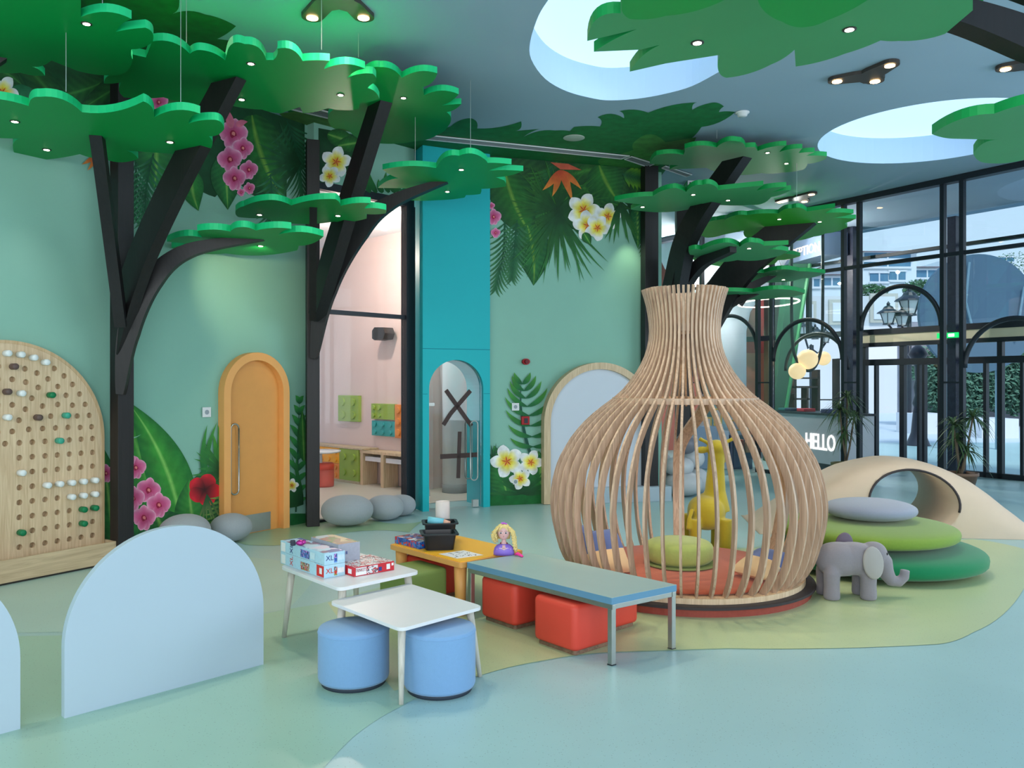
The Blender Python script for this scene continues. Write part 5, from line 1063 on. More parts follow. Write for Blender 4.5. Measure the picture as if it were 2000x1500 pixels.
mb = sm(MB()); mb.ball(hc+Vector((-.004, -.012, .066)), .017, .008, .007, .5); mb.ball(hc+Vector((.014, -.008, .062)), .013, .007, .006, -.6); mb.build('bow', mat('doll_bow', (190, 100, 210), .3), hd)
mb = MB(); f = Fr(c.x-.05, c.y-.046, 1, 0)
mb = sm(MB()); mb.tube([c+Vector((-.05+.0125*k, -.0475+.000*k+.02*abs(k-4)/8*2, .052-.010*(1-abs(math.sin(k*PI/4))))) for k in range(9)], .004, 6); mb.build('lace_trim', mat('lace', (232, 200, 220)), t)
b0 = c+Vector((.078, -.05, .010)); mb = sm(MB()); mb.tube([b0, b0+Vector((.02, -.012, .008)), b0+Vector((.045, -.035, .0)), b0+Vector((.055, -.045, -.004))], [.007, .012, .010, .005], 10, ); o = mb.build('toy_brush', mat('hot_pink', (240, 60, 150), .35)); tag(recentre(o), 'hot pink toy hairbrush lying beside the doll bust', 'toy')

# ------------------------------------------------------------------ lattice vase den
DX, DY = 1.375, 6.53
den = thing('lattice_den', 'vase shaped play den of curved ash laths', 'play den', (DX, DY, 0))
prof = [(.100, .875), (.165, .935), (.26, .99), (.37, 1.025), (.55, 1.062), (.735, 1.066), (.98, 1.008), (1.18, .897), (1.30, .79), (1.39, .685), (1.51, .53), (1.63, .425), (1.72, .365), (1.80, .322), (1.92, .288), (2.03, .280), (2.15, .292), (2.25, .312), (2.345, .342)]
def pr_at(z):
    for i in range(len(prof)-1):
        if prof[i][0] <= z <= prof[i+1][0]:
            p0, p1, p2, p3 = prof[max(i-1, 0)][1], prof[i][1], prof[i+1][1], prof[min(i+2, len(prof)-1)][1]; t = (z-prof[i][0])/(prof[i+1][0]-prof[i][0])
            return 0.5*((2*p1)+(-p0+p2)*t+(2*p0-5*p1+4*p2-p3)*t*t+(-p0+3*p1-3*p2+p3)*t**3)
    return prof[-1][1]
def lath(a, z0, z1, n=34):
    ca, sa = math.cos(a), math.sin(a); rr = []; 
    for i in range(n+1):
        z = z0+(z1-z0)*i/n; r = pr_at(z); dz = .01; r1, r0 = pr_at(min(z+dz, 2.345)), pr_at(max(z-dz, .1)); s = max(min(z+dz, 2.345)-max(z-dz, .1), 1e-4); tr, tz = r1-r0, s; L = math.hypot(tr, tz); nr, nz = tz/L, -tr/L
        dep = .060 if z < 1.3 else .060-.024*min(1, (z-1.3)/.5); wd = .0088
        px_, py_ = -sa*wd, ca*wd
        O = (r, z); I = (r-nr*dep, z-nz*dep)
        if z < .16: I = (r-dep*.95, z)
        rr.append([Vector((DX+O[0]*ca+px_, DY+O[0]*sa+py_, O[1])), Vector((DX+O[0]*ca-px_, DY+O[0]*sa-py_, O[1])), Vector((DX+I[0]*ca-px_, DY+I[0]*sa-py_, I[1])), Vector((DX+I[0]*ca+px_, DY+I[0]*sa+py_, I[1]))])
    mb = MB(); mb.rings(rr); o = mb.build('lath', M['rib'], den); return o
NL = 54
dA0, dA1 = R(26), R(80)
for k in range(NL):
    a = 2*PI*(k+.5)/NL; aa = a if a < PI else a-2*PI
    if dA0 < aa < dA1:
        tt = (aa-dA0)/(dA1-dA0); zl = 1.44-.0*abs(tt-.5)
        lath(a, zl, 2.345+(.0 if k % 2 else .0), 20)
    else: lath(a, .10, 2.345+random.uniform(-.006, .0))
def hoop(z, r0, r1, h, name='ring'):
    mb = MB(); n = 64; mb.rings([[(DX+r*math.cos(2*PI*i/n), DY+r*math.sin(2*PI*i/n), z+dz) for i in range(n)] for r, dz in ((r0, 0), (r1, 0), (r1, h), (r0, h), (r0, 0))], True, False); return mb.build(name, M['rib'], den)
hoop(2.00, .20, .245, .06); hoop(1.44, .52, .57, .045)
mb = sm(MB()); mb.smooth = False; mb.lathe([(.92, .0), (.955, .0), (.955, .055), (.92, .055), (0, .055)], (DX, DY, 0.001), 72); mb.build('base_skirt', mat('oxblood_skirt', (150, 66, 54), .6, var=.2, vscale=40), den)
mb = MB(); mb.lathe([(.96, .055), (.985, .057), (.985, .075), (.96, .077)], (DX, DY, 0), 72); mb.build('base_trim', mat('dark_rubber', (50, 44, 48), .6), den)
mb = MB(); mb.lathe([(.91, .076), (.91, .115)], (DX, DY, 0), 72); mb.build('base_ring', M['ribedge'], den)
# doorway frame at the back
for aa, sgn in ((dA1+.02, 1), (dA0-.02, -1)):
    pts = []
    for i in range(24):
        z = .115+(1.46-.115)*i/23; r = pr_at(z)-.05; a = aa-sgn*(0 if z < .95 else ((z-.95)/.51)**1.8*.42)
        pts.append((DX+r*math.cos(a), DY+r*math.sin(a), z))
    mb = MB(); mb.board(pts, .10, .03, lambda d, a=aa: Vector((-math.sin(a), math.cos(a), 0))); mb.build('door_jamb', M['rib'], den)
spot('den_light', (DX-.02, DY-.02, 1.98), (DX, DY, 0), 16, (1.0, 0.76, 0.46), 110, .5, .04)
mt_ = thing('round_mat', 'terracotta round floor mat inside the lattice den', 'mat', (DX, DY, .116)); mb = sm(MB()); mb.lathe([(.80, 0.0), (.825, .012), (.825, .026), (.80, .038), (0, .04)], (DX, DY, .117), 64); mb.build('mat_cover', mat('terracotta_fabric', (190, 96, 68), .85, var=.06, vscale=30, bump=.1, sheen=.2), mt_)
def cushion(label, c, rx, ry, rz, m, rot=0.0, pipe=None, group='round cushions in the lattice den'):
    t = thing('floor_cushion', label, 'cushion', (c[0], c[1], c[2]-rz), group)
    mb = sm(MB()); mb.ball(c, rx, ry, rz, rot, 36, 16, .55); cv = mb.build('cushion_cover', m, t)
    if pipe: mb = sm(MB()); mb.tube([(c[0]+rx*1.0*math.cos(2*PI*k/48), c[1]+ry*math.sin(2*PI*k/48), c[2]-rz*.55) for k in range(49)], .008, 6); mb.build('piping', pipe, cv)
    return t
gc = Vector((1.345, 6.62, 0)); cushion('green round cushion in the middle of the lattice den', (1.335, 6.55, .158+.10), .27, .27, .10, mat('sage_fabric', (164, 176, 96), .85, var=.08, vscale=30, bump=.15, sheen=.2), 0, None)
mb = sm(MB()); mb.lathe([(.27, 0), (.285, .006), (.285, .012), (.26, .018)], (1.345, 6.54, .158), 40); o = mb.build('cushion_disc', mat('sage_fabric_dark', (130, 140, 84), .85)); tag(recentre(o), 'thin olive seat pad beneath the green round cushion', 'cushion')
def pillow(label, c, sx, sy, tilt, rz, m1, m2):       # square pillow, two coloured halves, leaning
    t = thing('throw_pillow', label, 'pillow', (c[0], c[1], c[2]), 'two coloured pillows in the lattice den')
    Mx = Matrix.Translation(c) @ Matrix.Rotation(rz, 4, 'Z') @ Matrix.Rotation(tilt, 4, 'X')
    for half, m, nm in ((-1, m1, 'lower_half'), (1, m2, 'upper_half')):
        mb = sm(MB()); n = 12; g0 = []
        for s in (1, -1):
            k0 = len(mb.v)
            for i in range(n+1):
                for j in range(n+1):
                    x = -1+2*i/n; y = (-1 if half < 0 else 0)+j/n; q = max(0, (1-x**4)*(1-y**4)); pin = 1-.10*(abs(x)*abs(y)) ; mb.v.append(Mx @ Vector((x*sx/2*(1-.08*(1-y*y)*0-.06*(1-abs(y))*0)*1, y*sy/2, s*.055*q**.5)))
            for i in range(n):
                for j in range(n): a = k0+i*(n+1)+j; mb._f([a, a+1, a+n+2, a+n+1] if s > 0 else [a, a+n+1, a+n+2, a+1])
        mb.build(nm, m, t, recalc=False)
bl, cr_ = mat('denim_blue', (96, 114, 170), .9, var=.05, sheen=.2), mat('cream_fabric', (240, 206, 160), .9, var=.04, sheen=.2)
for (x, y, rz, lab) in ((1140, 1098, .95, 'blue and cream pillow at the far left of the lattice den'), (1178, 1108, .55, 'blue and cream pillow left of the green cushion')):
    p = hz(x, y+20, .15); pillow(lab, (p.x+.03, p.y+.12, .315), .36, .36, R(56), rz, cr_, bl)
pillow('blue and cream pillow at the right inner side of the lattice den', (1.86, 6.08, .26), .34, .34, R(22), R(-60), cr_, bl)

# ------------------------------------------------------------------ cushion stack, pebbles
def pebble(label, c, rx, ry, rz, m=None, rot=0.0, e=1.0, group=None, name='felt_pebble'):
    mb = sm(MB()); mb.ball(c, rx, ry, rz, rot, 40, 20, e); o = mb.build(name, m or M['greyfelt']); tag(recentre(o), label, 'pouf', group); return o
SX, SY = 3.21, 7.22
pebble('wide dark green round cushion, lowest of the stack', (SX, SY, .114), .87, .87, .112, mat('emerald_felt', (0, 120, 76), .9, var=.06, vscale=60, bump=.2, bscale=250, sheen=.2), 0, .62, 'stacked round floor cushions', 'floor_cushion')
pebble('lime green round cushion, middle of the stack', (SX-.10, SY, .226+.088), .75, .75, .087, mat('lime_felt', (120, 150, 56), .9, var=.08, vscale=60, bump=.2, bscale=250, sheen=.2), 0, .62, 'stacked round floor cushions', 'floor_cushion')
pebble('grey pebble cushion, topmost of the stack', (SX-.055, SY, .314+.087+.088), .386, .37, .088, mat('slate_felt', (142, 150, 168), .95, var=.08, vscale=90, bump=.25, bscale=250, sheen=.3), 0, .85, 'stacked round floor cushions', 'floor_cushion')
gp = 'grey felt pebble poufs by the wall'
pebble('largest grey felt pebble pouf below the glazed bay', (-1.85, 9.2, .172), .29, .25, .17, None, .2, .9, gp)
pebble('middle grey felt pebble pouf of the three by the glazed bay', (-1.485, 9.57, .146), .22, .2, .145, None, .3, .9, gp)
pebble('smallest grey felt pebble pouf, nearest the turquoise portal', (-1.345, 9.87, .128), .185, .15, .127, None, .2, .9, gp)
pebble('grey felt pebble pouf beside the apricot door', (-2.84, 8.28, .142), .205, .19, .14, None, .3, .95, gp)
pebble('grey felt pebble pouf below the painted orchids, behind the arched screen', (-3.14, 7.86, .172), .24, .22, .17, None, .4, .95, gp)
# pebble cairns beyond the den
stone = mat('stone_grey_vinyl', (196, 200, 204), .35, var=.05); dstone = mat('dark_stone_vinyl', (110, 112, 122), .4, var=.05)
sb_ = H(1330, 970)
for (x, y, r, h, m, lb) in ((1334, 946, 38, 24, stone, 'lowest big grey stone of the pebble tower'), (1325, 911, 30, 19, stone, 'middle pale stone of the pebble tower'), (1338, 868, 22, 19, dstone, 'dark stone on top of the pebble tower'), (1362, 938, 22, 24, stone, 'pale stone behind the lowest stone of the tower'), (1352, 895, 24, 19, stone, 'pale stone behind the middle of the pebble tower'), (1296, 945, 28, 22, stone, 'left low stone beside the pebble tower'), (1292, 903, 20, 19, stone, 'left upper stone beside the pebble tower')):
    Y = 11.6 if 'behind' not in lb else 11.95
    if 'left' in lb: Y = 11.75
    p = P(x, y, Y); zz = max(h/FOC*Y+.002, p.z); pebble(lb, (p.x, p.y, zz), r/FOC*Y, r/FOC*Y*.9, h/FOC*Y, m, 0, .9, 'stacked pebble tower stones', 'pebble_stone')

# ------------------------------------------------------------------ tunnel dune
dune_m = mat('sand_plaster', (206, 186, 164), .6, var=.07, vscale=5, bump=.25, bscale=7)
AX = Vector((.12, 1, 0)).normalized(); SXv = Vector((AX.y, -AX.x, 0)); DC = Vector((4.18, 9.1, 0))
def dpt(u, v, z): q = DC+SXv*u+AX*v; return Vector((q.x, q.y, z))
mb = sm(MB()); NU, NV = 72, 30
RIDGE = [(-1.5, 0), (-1.2, .22), (-.9, .44), (-.74, .55), (-.5, .67), (-.2, .75), (0, .775), (.3, .745), (.58, .64), (.81, .497), (1.11, .25), (1.35, .06), (1.5, 0)]
def ridge(u):
    for i in range(len(RIDGE)-1):
        if RIDGE[i][0] <= u <= RIDGE[i+1][0]:
            p0, p1, p2, p3 = RIDGE[max(i-1, 0)][1], RIDGE[i][1], RIDGE[i+1][1], RIDGE[min(i+2, len(RIDGE)-1)][1]; t = (u-RIDGE[i][0])/(RIDGE[i+1][0]-RIDGE[i][0])
            return max(0, 0.5*((2*p1)+(-p0+p2)*t+(2*p0-5*p1+4*p2-p3)*t*t+(-p0+3*p1-3*p2+p3)*t**3))
    return 0
VH = .62
def dz_(u, v): return ridge(u)*max(0.0, 1-(abs(v)/VH)**5)**.5
VS = [VH*math.sin(PI/2*(-1+2*j/NV)) for j in range(NV+1)]
top_ = [[dpt(-1.5+3.0*i/NU, v, max(.004, dz_(-1.5+3.0*i/NU, v))) for v in VS] for i in range(NU+1)]
k0 = len(mb.v)
for row in top_: mb.v += row
bot = len(mb.v)
for row in top_: mb.v += [Vector((p.x, p.y, 0.001)) for p in row]
for i in range(NU):
    for j in range(NV):
        a = k0+i*(NV+1)+j; mb._f([a, a+NV+1, a+NV+2, a+1]); b = a+bot-k0; mb._f([b, b+1, b+NV+2, b+NV+1])
for i in range(NU):
    a = k0+i*(NV+1); mb._f([a, a+bot, a+NV+1+bot, a+NV+1]); a += NV; mb._f([a, a+NV+1, a+NV+1+bot, a+bot])
for j in range(NV):
    a = k0+j; mb._f([a, a+1, a+1+bot, a+bot]); a = k0+NU*(NV+1)+j; mb._f([a, a+bot, a+1+bot, a+1])
dune = mb.build('tunnel_dune', dune_m)
mb = sm(MB()); n = 48
CU, CZ, CRX, CRZ = .07, .35, .45, .335
mb.rings([[dpt(CU+CRX*math.cos(2*PI*i/n), v, CZ+CRZ*math.sin(2*PI*i/n)) for i in range(n)] for v in (-1.2, 1.2)])
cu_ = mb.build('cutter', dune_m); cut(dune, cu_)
dn = thing('play_tunnel', 'sand coloured play dune with a round tunnel through it', 'play tunnel', tuple(DC)); dune.parent = dn; dune.name = 'dune_body'; dune.data.transform(Matrix.Translation(-DC))
pts = []
for i in range(31):
    a = R(200)-R(215)*i/30; u = CU+CRX*math.cos(a); z = CZ+CRZ*math.sin(a)
    v = -VH
    while v < .2 and dz_(u, v) < z+.004: v += .004
    pts.append(dpt(u, v-.006, z))
mb = sm(MB()); mb.tube(pts, .012, 8); mb.build('tunnel_edge', mat('dark_rubber', (50, 44, 48), .6), dn)

# ------------------------------------------------------------------ plush animals
def fuse(mb, name, m, parent, vox=.008, it=6):        # melt overlapping lumps into one smooth body
    o = mb.build(name, m, parent); md = o.modifiers.new('r', 'REMESH'); md.mode = 'VOXEL'; md.voxel_size = vox; md.use_smooth_shade = True
    s = o.modifiers.new('s', 'SMOOTH'); s.iterations = it; s.factor = .6
    dg = bpy.context.evaluated_depsgraph_get(); me = bpy.data.meshes.new_from_object(o.evaluated_get(dg)); o.modifiers.clear(); old = o.data; o.data = me; bpy.data.meshes.remove(old)
    for p in me.polygons: p.use_smooth = True
    return o
ex, ey = 2.545, 6.12                                   # elephant, looks to the right
el = thing('plush_elephant', 'grey plush elephant with pale ears standing beside the cushion stack', 'plush toy', (ex, ey, 0))
gm = mat('elephant_felt', (134, 130, 138), .95, var=.08, vscale=90, bump=.25, bscale=300, sheen=.3)
E_ = lambda x, y, z: (ex+x, ey+y, z)
mb = MB(); mb.ball(E_(-.10, 0, .285), .175, .125, .125, 0, 28, 14, .8); mb.ball(E_(.0, 0, .29), .17, .125, .12, 0, 28, 14, .8)
for x in (-.185, .085):
    for y in (-.075, .075): mb.lathe([(.030, .003), (.056, .006), (.060, .03), (.056, .10), (.06, .2), (.03, .26)], E_(x, y, 0), 20)
mb.ball(E_(.155, 0, .315), .10, .095, .10, 0, 28, 14, .9)
mb.tube([E_(.17, 0, .31), E_(.225, 0, .25), E_(.25, 0, .18), E_(.29, 0, .125), E_(.345, 0, .115), E_(.385, 0, .15), E_(.392, 0, .205)], [.085, .075, .058, .046, .040, .036, .034], 18)
mb.tube([E_(-.26, 0, .33), E_(-.30, 0, .27), E_(-.31, .0, .20)], [.022, .014, .012], 10)
fuse(mb, 'body', gm, el, .009, 5)
for sy, nm in ((-1, 0), (1, 1)):
    ang_ = []
    base = E_(.10, sy*.085, .33); n = 24; mb = sm(MB())
    def ear(sc, off): return [Vector((base[0]-.0+sc*(.075*math.cos(a)+.012*math.sin(a))-.005, base[1]+sy*(.028+off+.02*(1-math.sin(a))), base[2]-.045+sc*(.115*math.sin(a)-.02*math.cos(a)))) for a in [2*PI*k/n for k in range(n)]]
    if sy < 0:
        mb.rings([ear(.9, -.012), ear(1.0, -.004), ear(1.0, .004), ear(.9, .012)]); e_ = mb.build('ear', mat('ear_pale', (158, 156, 154), .9, var=.06, vscale=10, sheen=.3), el); e_['label'] = 'pale grey near ear'
    else:
        base = E_(.0, .10, .40); mb.rings([ear(.8, -.012), ear(.9, -.004), ear(.9, .004), ear(.8, .012)]); e_ = mb.build('ear', mat('ear_mauve', (110, 100, 116), .9), el)
mb = sm(MB()); mb.ball(E_(.228, -.062, .335), .008, .006, .010); mb.build('eye', mat('bead_black', (16, 14, 16), .15), el)
gx, gy = 2.20, 7.62                                   # giraffe, seen from behind-left
gi = thing('plush_giraffe', 'tall mustard yellow plush giraffe standing behind the lattice den', 'plush toy', (gx, gy, 0))
ym = mat('mustard_felt', (186, 168, 44), .9, var=.07, vscale=40, bump=.2, bscale=250, sheen=.3)
G_ = lambda x, y, z: (gx+x, gy+y, z)
def GX(px): return (px-1000)/FOC*gy-gx
mb = MB()
mb.ball(G_(GX(1378), -.02, .40), .17, .20, .16, 0, 28, 14, .85); mb.ball(G_(GX(1388), .05, .42), .15, .2, .15, 0, 28, 14, .85)
for x in (GX(1350), GX(1408)):
    for y in (-.16, .15): mb.lathe([(.04, .003), (.058, .01), (.056, .2), (.06, .36)], G_(x, y, 0), 20)
mb.tube([G_(GX(1396), .03, .42), G_(GX(1398), .02, .60), G_(GX(1398), .0, .80), G_(GX(1398), -.02, 1.0)], [.15, .095, .078, .075], 20)
mb.ball(G_(GX(1398), -.02, 1.0), .088, .09, .075); mb.tube([G_(GX(1402), -.02, 1.0), G_(GX(1412), .06, .93), G_(GX(1414), .12, .88)], [.085, .07, .058], 18)
for sx in (-1, 1): mb.tube([G_(GX(1398)+sx*.05, -.02, 1.03), G_(GX(1398)+sx*.12, -.02, 1.065), G_(GX(1398)+sx*.16, -.02, 1.085)], [.022, .018, .022], 10)
mb.ball(G_(GX(1370), -.03, .98), .065, .03, .035, .3)
mb.tube([G_(GX(1345), -.15, .45), G_(GX(1337), -.19, .36), G_(GX(1336), -.20, .27)], [.022, .020, .026], 10)
fuse(mb, 'body', ym, gi, .010, 6)

# ------------------------------------------------------------------ window wall
us = [(.82, 1.10), (2.45, 2.73), (4.17, 4.48), (5.85, 6.15), (-.84, -.56), (-2.5, -2.2), (-4.2, -3.9)]
ww = thing('window_2', 'black framed window wall with paired mullions', 'window', tuple(WO.p(2, 0, 0))); struct(ww)
def ubar(mb, u0, u1, z0, z1, n0=-.05, n1=.05): mb.fbox(WO, u0, u1, n0, n1, z0, z1)
for a, b in us:
    for u in (a, b):
        mb = MB(); ubar(mb, u-.03, u+.03, 0.001, CEIL-.003, -.04, .04); mb.build('mullion', M['metalblack'], ww)
    mb = MB(); ubar(mb, a+.03, b-.03, 1.595, 1.62); ubar(mb, a+.03, b-.03, 0.001, .06); mb.build('cross_bar', M['metalblack'], ww)
mb = MB(); ubar(mb, -6.0, 8.4, CEIL-.09, CEIL-.003, -.07, .07); ubar(mb, -6.0, 8.4, 3.42, 3.475, -.03, .03); mb.build('transom', M['metalblack'], ww)
def arch_bar(u0, u1, top_y, px, r_=.028, n=0.0, nm='arch_bar'):
    zt_ = WO.hit(px, top_y, n)[1]; c_ = (u0+u1)/2; rr_ = (u1-u0)/2; zs = zt_-rr_-r_
    pts = [WO.p(c_+rr_*math.cos(PI*i/28), n, zs+rr_*math.sin(PI*i/28)) for i in range(29)]
    mb = sm(MB()); mb.tube(pts, r_*1.25, 10); mb.build(nm, M['metalblack'], ww)
arch_bar(1.13, 2.42, 555, 1760); arch_bar(2.76, 4.14, 621, 1578); arch_bar(4.51, 5.82, 614, 1425); arch_bar(-.53, .79, 617, 1985); arch_bar(2.82, 4.08, 650, 1578, .022, .25)
# panes: one sheet between the mullions, above and below the transom
for i in range(len(us)):
    pass
srt = sorted(us)
for i in range(len(srt)-1):
    a, b = srt[i][1]+.03, srt[i+1][0]-.03
    for z0, z1 in ((2.5, 3.42), (3.475, CEIL-.09)):
        mb = MB(); mb.fbox(WO, a, b, -.004, .004, z0, z1); mb.build('pane', M['clear2'], ww)
    if a > 2.0:
        mb = MB(); mb.fbox(WO, a, b, -.004, .004, 0.02, 2.5); mb.build('pane', M['clear2'], ww)

# outer skin of the entrance lobby, 2.6 m further out
VO = 2.6
def oh(px, py, n=VO): return WO.hit(px, py, n)
lob = thing('window_3', 'outer glazed entrance screen with sliding doors', 'window', tuple(WO.p(1.5, VO, 0))); struct(lob)
ob = lambda mb, x0, y0, x1, y1, t_=.03, n=VO: mb.fbox(WO, min(oh(x0, y0, n)[0], oh(x1, y1, n)[0])-.0, max(oh(x0, y0, n)[0], oh(x1, y1, n)[0]), n-t_, n+t_, min(oh(x0, y0, n)[1], oh(x1, y1, n)[1]), max(oh(x0, y0, n)[1], oh(x1, y1, n)[1]))
ztr = oh(1850, 482)[1]; zb1, zb0 = oh(1750, 641)[1], oh(1750, 652)[1]; zh1, zh0 = zb0, oh(1750, 668)[1]
uL, uR = oh(1560, 600)[0], oh(2200, 600)[0]
uh = oh(1655, 600)[0]
def span(nm, z0, z1, m, t_=.05, ua=None, ub=None):
    mb = MB(); mb.fbox(WO, uR if ua is None else ua, uL+3 if ub is None else ub, VO-t_, VO+t_, z0, z1); return mb.build(nm, m, lob)
span('transom', ztr-.03, ztr+.03, M['metalblack']); span('beam', zb0, zb1, M['metalblack'], .08)
span('header_panel', zh0, zh1, mat('cream_header', (214, 206, 176), .7), .06, None, uh); zd1 = oh(1750, 676)[1]; span('door_header', zd1, zh0, M['metalblack'], .07, None, uh)
zt1, zt0 = oh(1750, 701)[1], oh(1750, 713)[1]; span('door_transom', zt0, zt1, M['metalblack'], .06, None, uh)
mb = MB(); ob(mb, 1656, 655, 1672, 999); 
z_ = oh(1660, 655)[1]; mb = MB(); mb.fbox(WO, oh(1673, 600)[0], uh, VO-.1, VO+.1, 0.002, z_); mb.build('side_panel', mat('cream_header', (214, 206, 176), .7), lob)
for px, wd in ((1689, 9), (1764, 9), (1796, 4), (1806, 5), (1838, 8), (1926, 6), (1955, 10), (1998, 6), (1712, 4)):
    ua, ub = oh(px-wd/2, 700)[0], oh(px+wd/2, 700)[0]; mb = MB(); mb.fbox(WO, min(ua, ub), max(ua, ub), VO-.05, VO+.05, 0.002, zt1 if px in (1796, 1712, 1806, 1926, 1998) else zh0); mb.build('door_post', M['metalblack'], lob)
mb = MB(); mb.fbox(WO, uR, uh, VO-.05, VO+.05, 0.002, .09); mb.build('threshold', M['metalblack'], lob)
mb = MB(); mb.fbox(WO, uR, uh, VO-.01, VO+.0, .09, zt0); mb.build('door_pane', M['clear2'], lob)
mb = MB(); mb.fbox(WO, uR, uL+2, VO-.01, VO, zb1, CEIL-.01); mb.build('upper_pane', M['clear2'], lob)
for px in (1716, 1580, 2080):
    ua, ub = oh(px-3, 500)[0], oh(px+3, 500)[0]; mb = MB(); mb.fbox(WO, min(ua, ub), max(ua, ub), VO-.05, VO+.05, zb1, CEIL-.01); mb.build('upper_mullion', M['metalblack'], lob) if px != 1716 else None
for i, px in enumerate((1664, 1865)):
    ua, ub = sorted((oh(px-9, 500, VO-.4)[0], oh(px+8, 500, VO-.4)[0])); mb = MB(); mb.fbox(WO, ua, ub, VO-.5, VO-.3, 0.002, oh(px, 424, VO-.4)[1] if px > 1700 else CEIL-.01); o = mb.build('stone_column', mat('dark_marble', (36, 42, 58), .25, var=.5, vscale=14)); tag(recentre(o), 'dark veined square column '+('left of' if i == 0 else 'right of, cutting across,')+' the sliding doors', 'column')
ex_ = thing('exit_sign', 'green lit exit sign above the sliding doors', 'sign', tuple(WO.p(oh(1852, 655, VO-.55)[0], VO-.6, oh(1852, 655)[1])))
ua, ub = sorted((oh(1831, 655, VO-.6)[0], oh(1872, 655, VO-.6)[0])); zz0, zz1 = oh(1852, 660, VO-.6)[1], oh(1852, 650, VO-.6)[1]; mb = MB(); mb.fbox(WO, ua, ub, VO-.62, VO-.58, zz0, zz1); mb.build('sign_panel', emit('exit_green', (0, 170, 80), 1.2), ex_)
mb = MB(); um_ = (ua+ub)/2; mb.fbox(WO, um_-.12, um_-.02, VO-.625, VO-.62, zz0+.02, zz1-.02); mb.fbox(WO, um_+.05, um_+.1, VO-.625, VO-.62, zz0+.02, zz1-.02); mb.build('pictogram', emit('exit_white', (240, 255, 245), 1.5), ex_)
# outside: paving, soffit lamps, planter wall, hedge, houses, billboard disc, street lamp
mb = MB(); mb.box(-20, 70, 20, 80, -.16, -.02); mb.box(13.9, 70, -20, 20.1, -.16, -.02); struct(mb.build('plaza_ground', mat('pale_paving', (196, 208, 216), .5, var=.05, vscale=2)), 'pale stone plaza paving')
q = P(1955, 930, 15.5)
def house(label, x0, y0, x1, y1, Y, depth, m, rows, roof=None, name='house'):
    a, b = P(x0, y0, Y), P(x1, y1, Y); t = thing(name, label, 'building', ((a.x+b.x)/2, Y, 0), 'houses beyond the plaza')
    mb = MB(); mb.box(a.x, b.x, Y, Y+depth, -.02 if True else b.z, a.z); mb.build('walls', m, t)
    for (wx0, wy0, wx1, wy1) in rows:
        p, r_ = P(wx0, wy0, Y), P(wx1, wy1, Y); mb = MB(); mb.box(p.x, r_.x, Y-.06, Y+.05, r_.z, p.z); wn = mb.build('window', mat('shaded_glass', (84, 128, 156), .2, var=.2, vscale=.8), t)
        mb = MB(); mb.box(p.x-.08, r_.x+.08, Y-.12, Y-.06, r_.z-.15, r_.z); mb.box(p.x-.08, r_.x+.08, Y-.12, Y-.06, p.z, p.z+.12); mb.box((p.x+r_.x)/2-.05, (p.x+r_.x)/2+.05, Y-.1, Y-.06, r_.z, p.z); mb.build('window_frame', M['white'], wn)
    if roof:
        p, r_ = P(roof[0], roof[1], Y), P(roof[2], roof[3], Y); zt_ = P(0, roof[1], Y).z; zb_ = P(0, roof[3], Y).z; d2 = depth/2
        mb = MB(); mb.add([(p.x, Y-.4, zb_), (r_.x, Y-.4, zb_), (r_.x, Y+depth, zb_), (p.x, Y+depth, zb_), (p.x*.6+r_.x*.4, Y+d2, zt_), (p.x*.4+r_.x*.6, Y+d2, zt_)], [(0, 1, 5, 4), (1, 2, 5), (2, 3, 4, 5), (3, 0, 4), (3, 2, 1, 0)]); mb.build('roof', mat('clay_tiles', (170, 110, 112), .8, var=.15, vscale=6), t)
    return t
wh = mat('house_plaster', (222, 228, 232), .8, var=.03, vscale=.5)
house('white terraced house with tiled hip roof seen through the upper panes', 1685, 492, 1790, 600, 60, 12, wh, [(1688, 494, 1778, 505), (1688, 512, 1778, 521), (1699, 534, 1734, 550), (1736, 531, 1768, 547)], (1680, 476, 1800, 492))
house('lower white house with red roof right of the hip roofed one', 1780, 522, 1850, 600, 64, 12, wh, [(1790, 528, 1830, 542)], (1778, 500, 1860, 522))
house('white house with tiled roof behind the globe lamp', 1560, 537, 1642, 600, 58, 12, wh, [(1574, 545, 1600, 560), (1608, 543, 1640, 558)], (1566, 514, 1670, 537))
house('flat roofed white house on the hill at the right edge', 1870, 500, 2010, 520, 90, 12, wh, [(1900, 506, 1925, 513), (1950, 503, 1980, 511)], None)
t = house('long classical facade with framed panels behind the street lamps', 1500, 578, 2200, 900, 44, 8, mat('facade_stone', (214, 214, 216), .8, var=.03, vscale=.4), [], None, 'long_facade')
for x0, y0, x1, y1 in ((1568, 595, 1586, 622), (1624, 592, 1648, 628), (1704, 580, 1745, 624)):
    p, r_ = P(x0, y0, 44), P(x1, y1, 44); mb = MB(); mb.box(p.x-.18, r_.x+.18, 43.85, 44, r_.z-.18, p.z+.18); f_ = mb.build('panel_frame', mat('frame_stone', (196, 190, 176), .8), t); mb = MB(); mb.box(p.x, r_.x, 43.8, 43.86, r_.z, p.z); mb.build('panel', M['white'], f_)
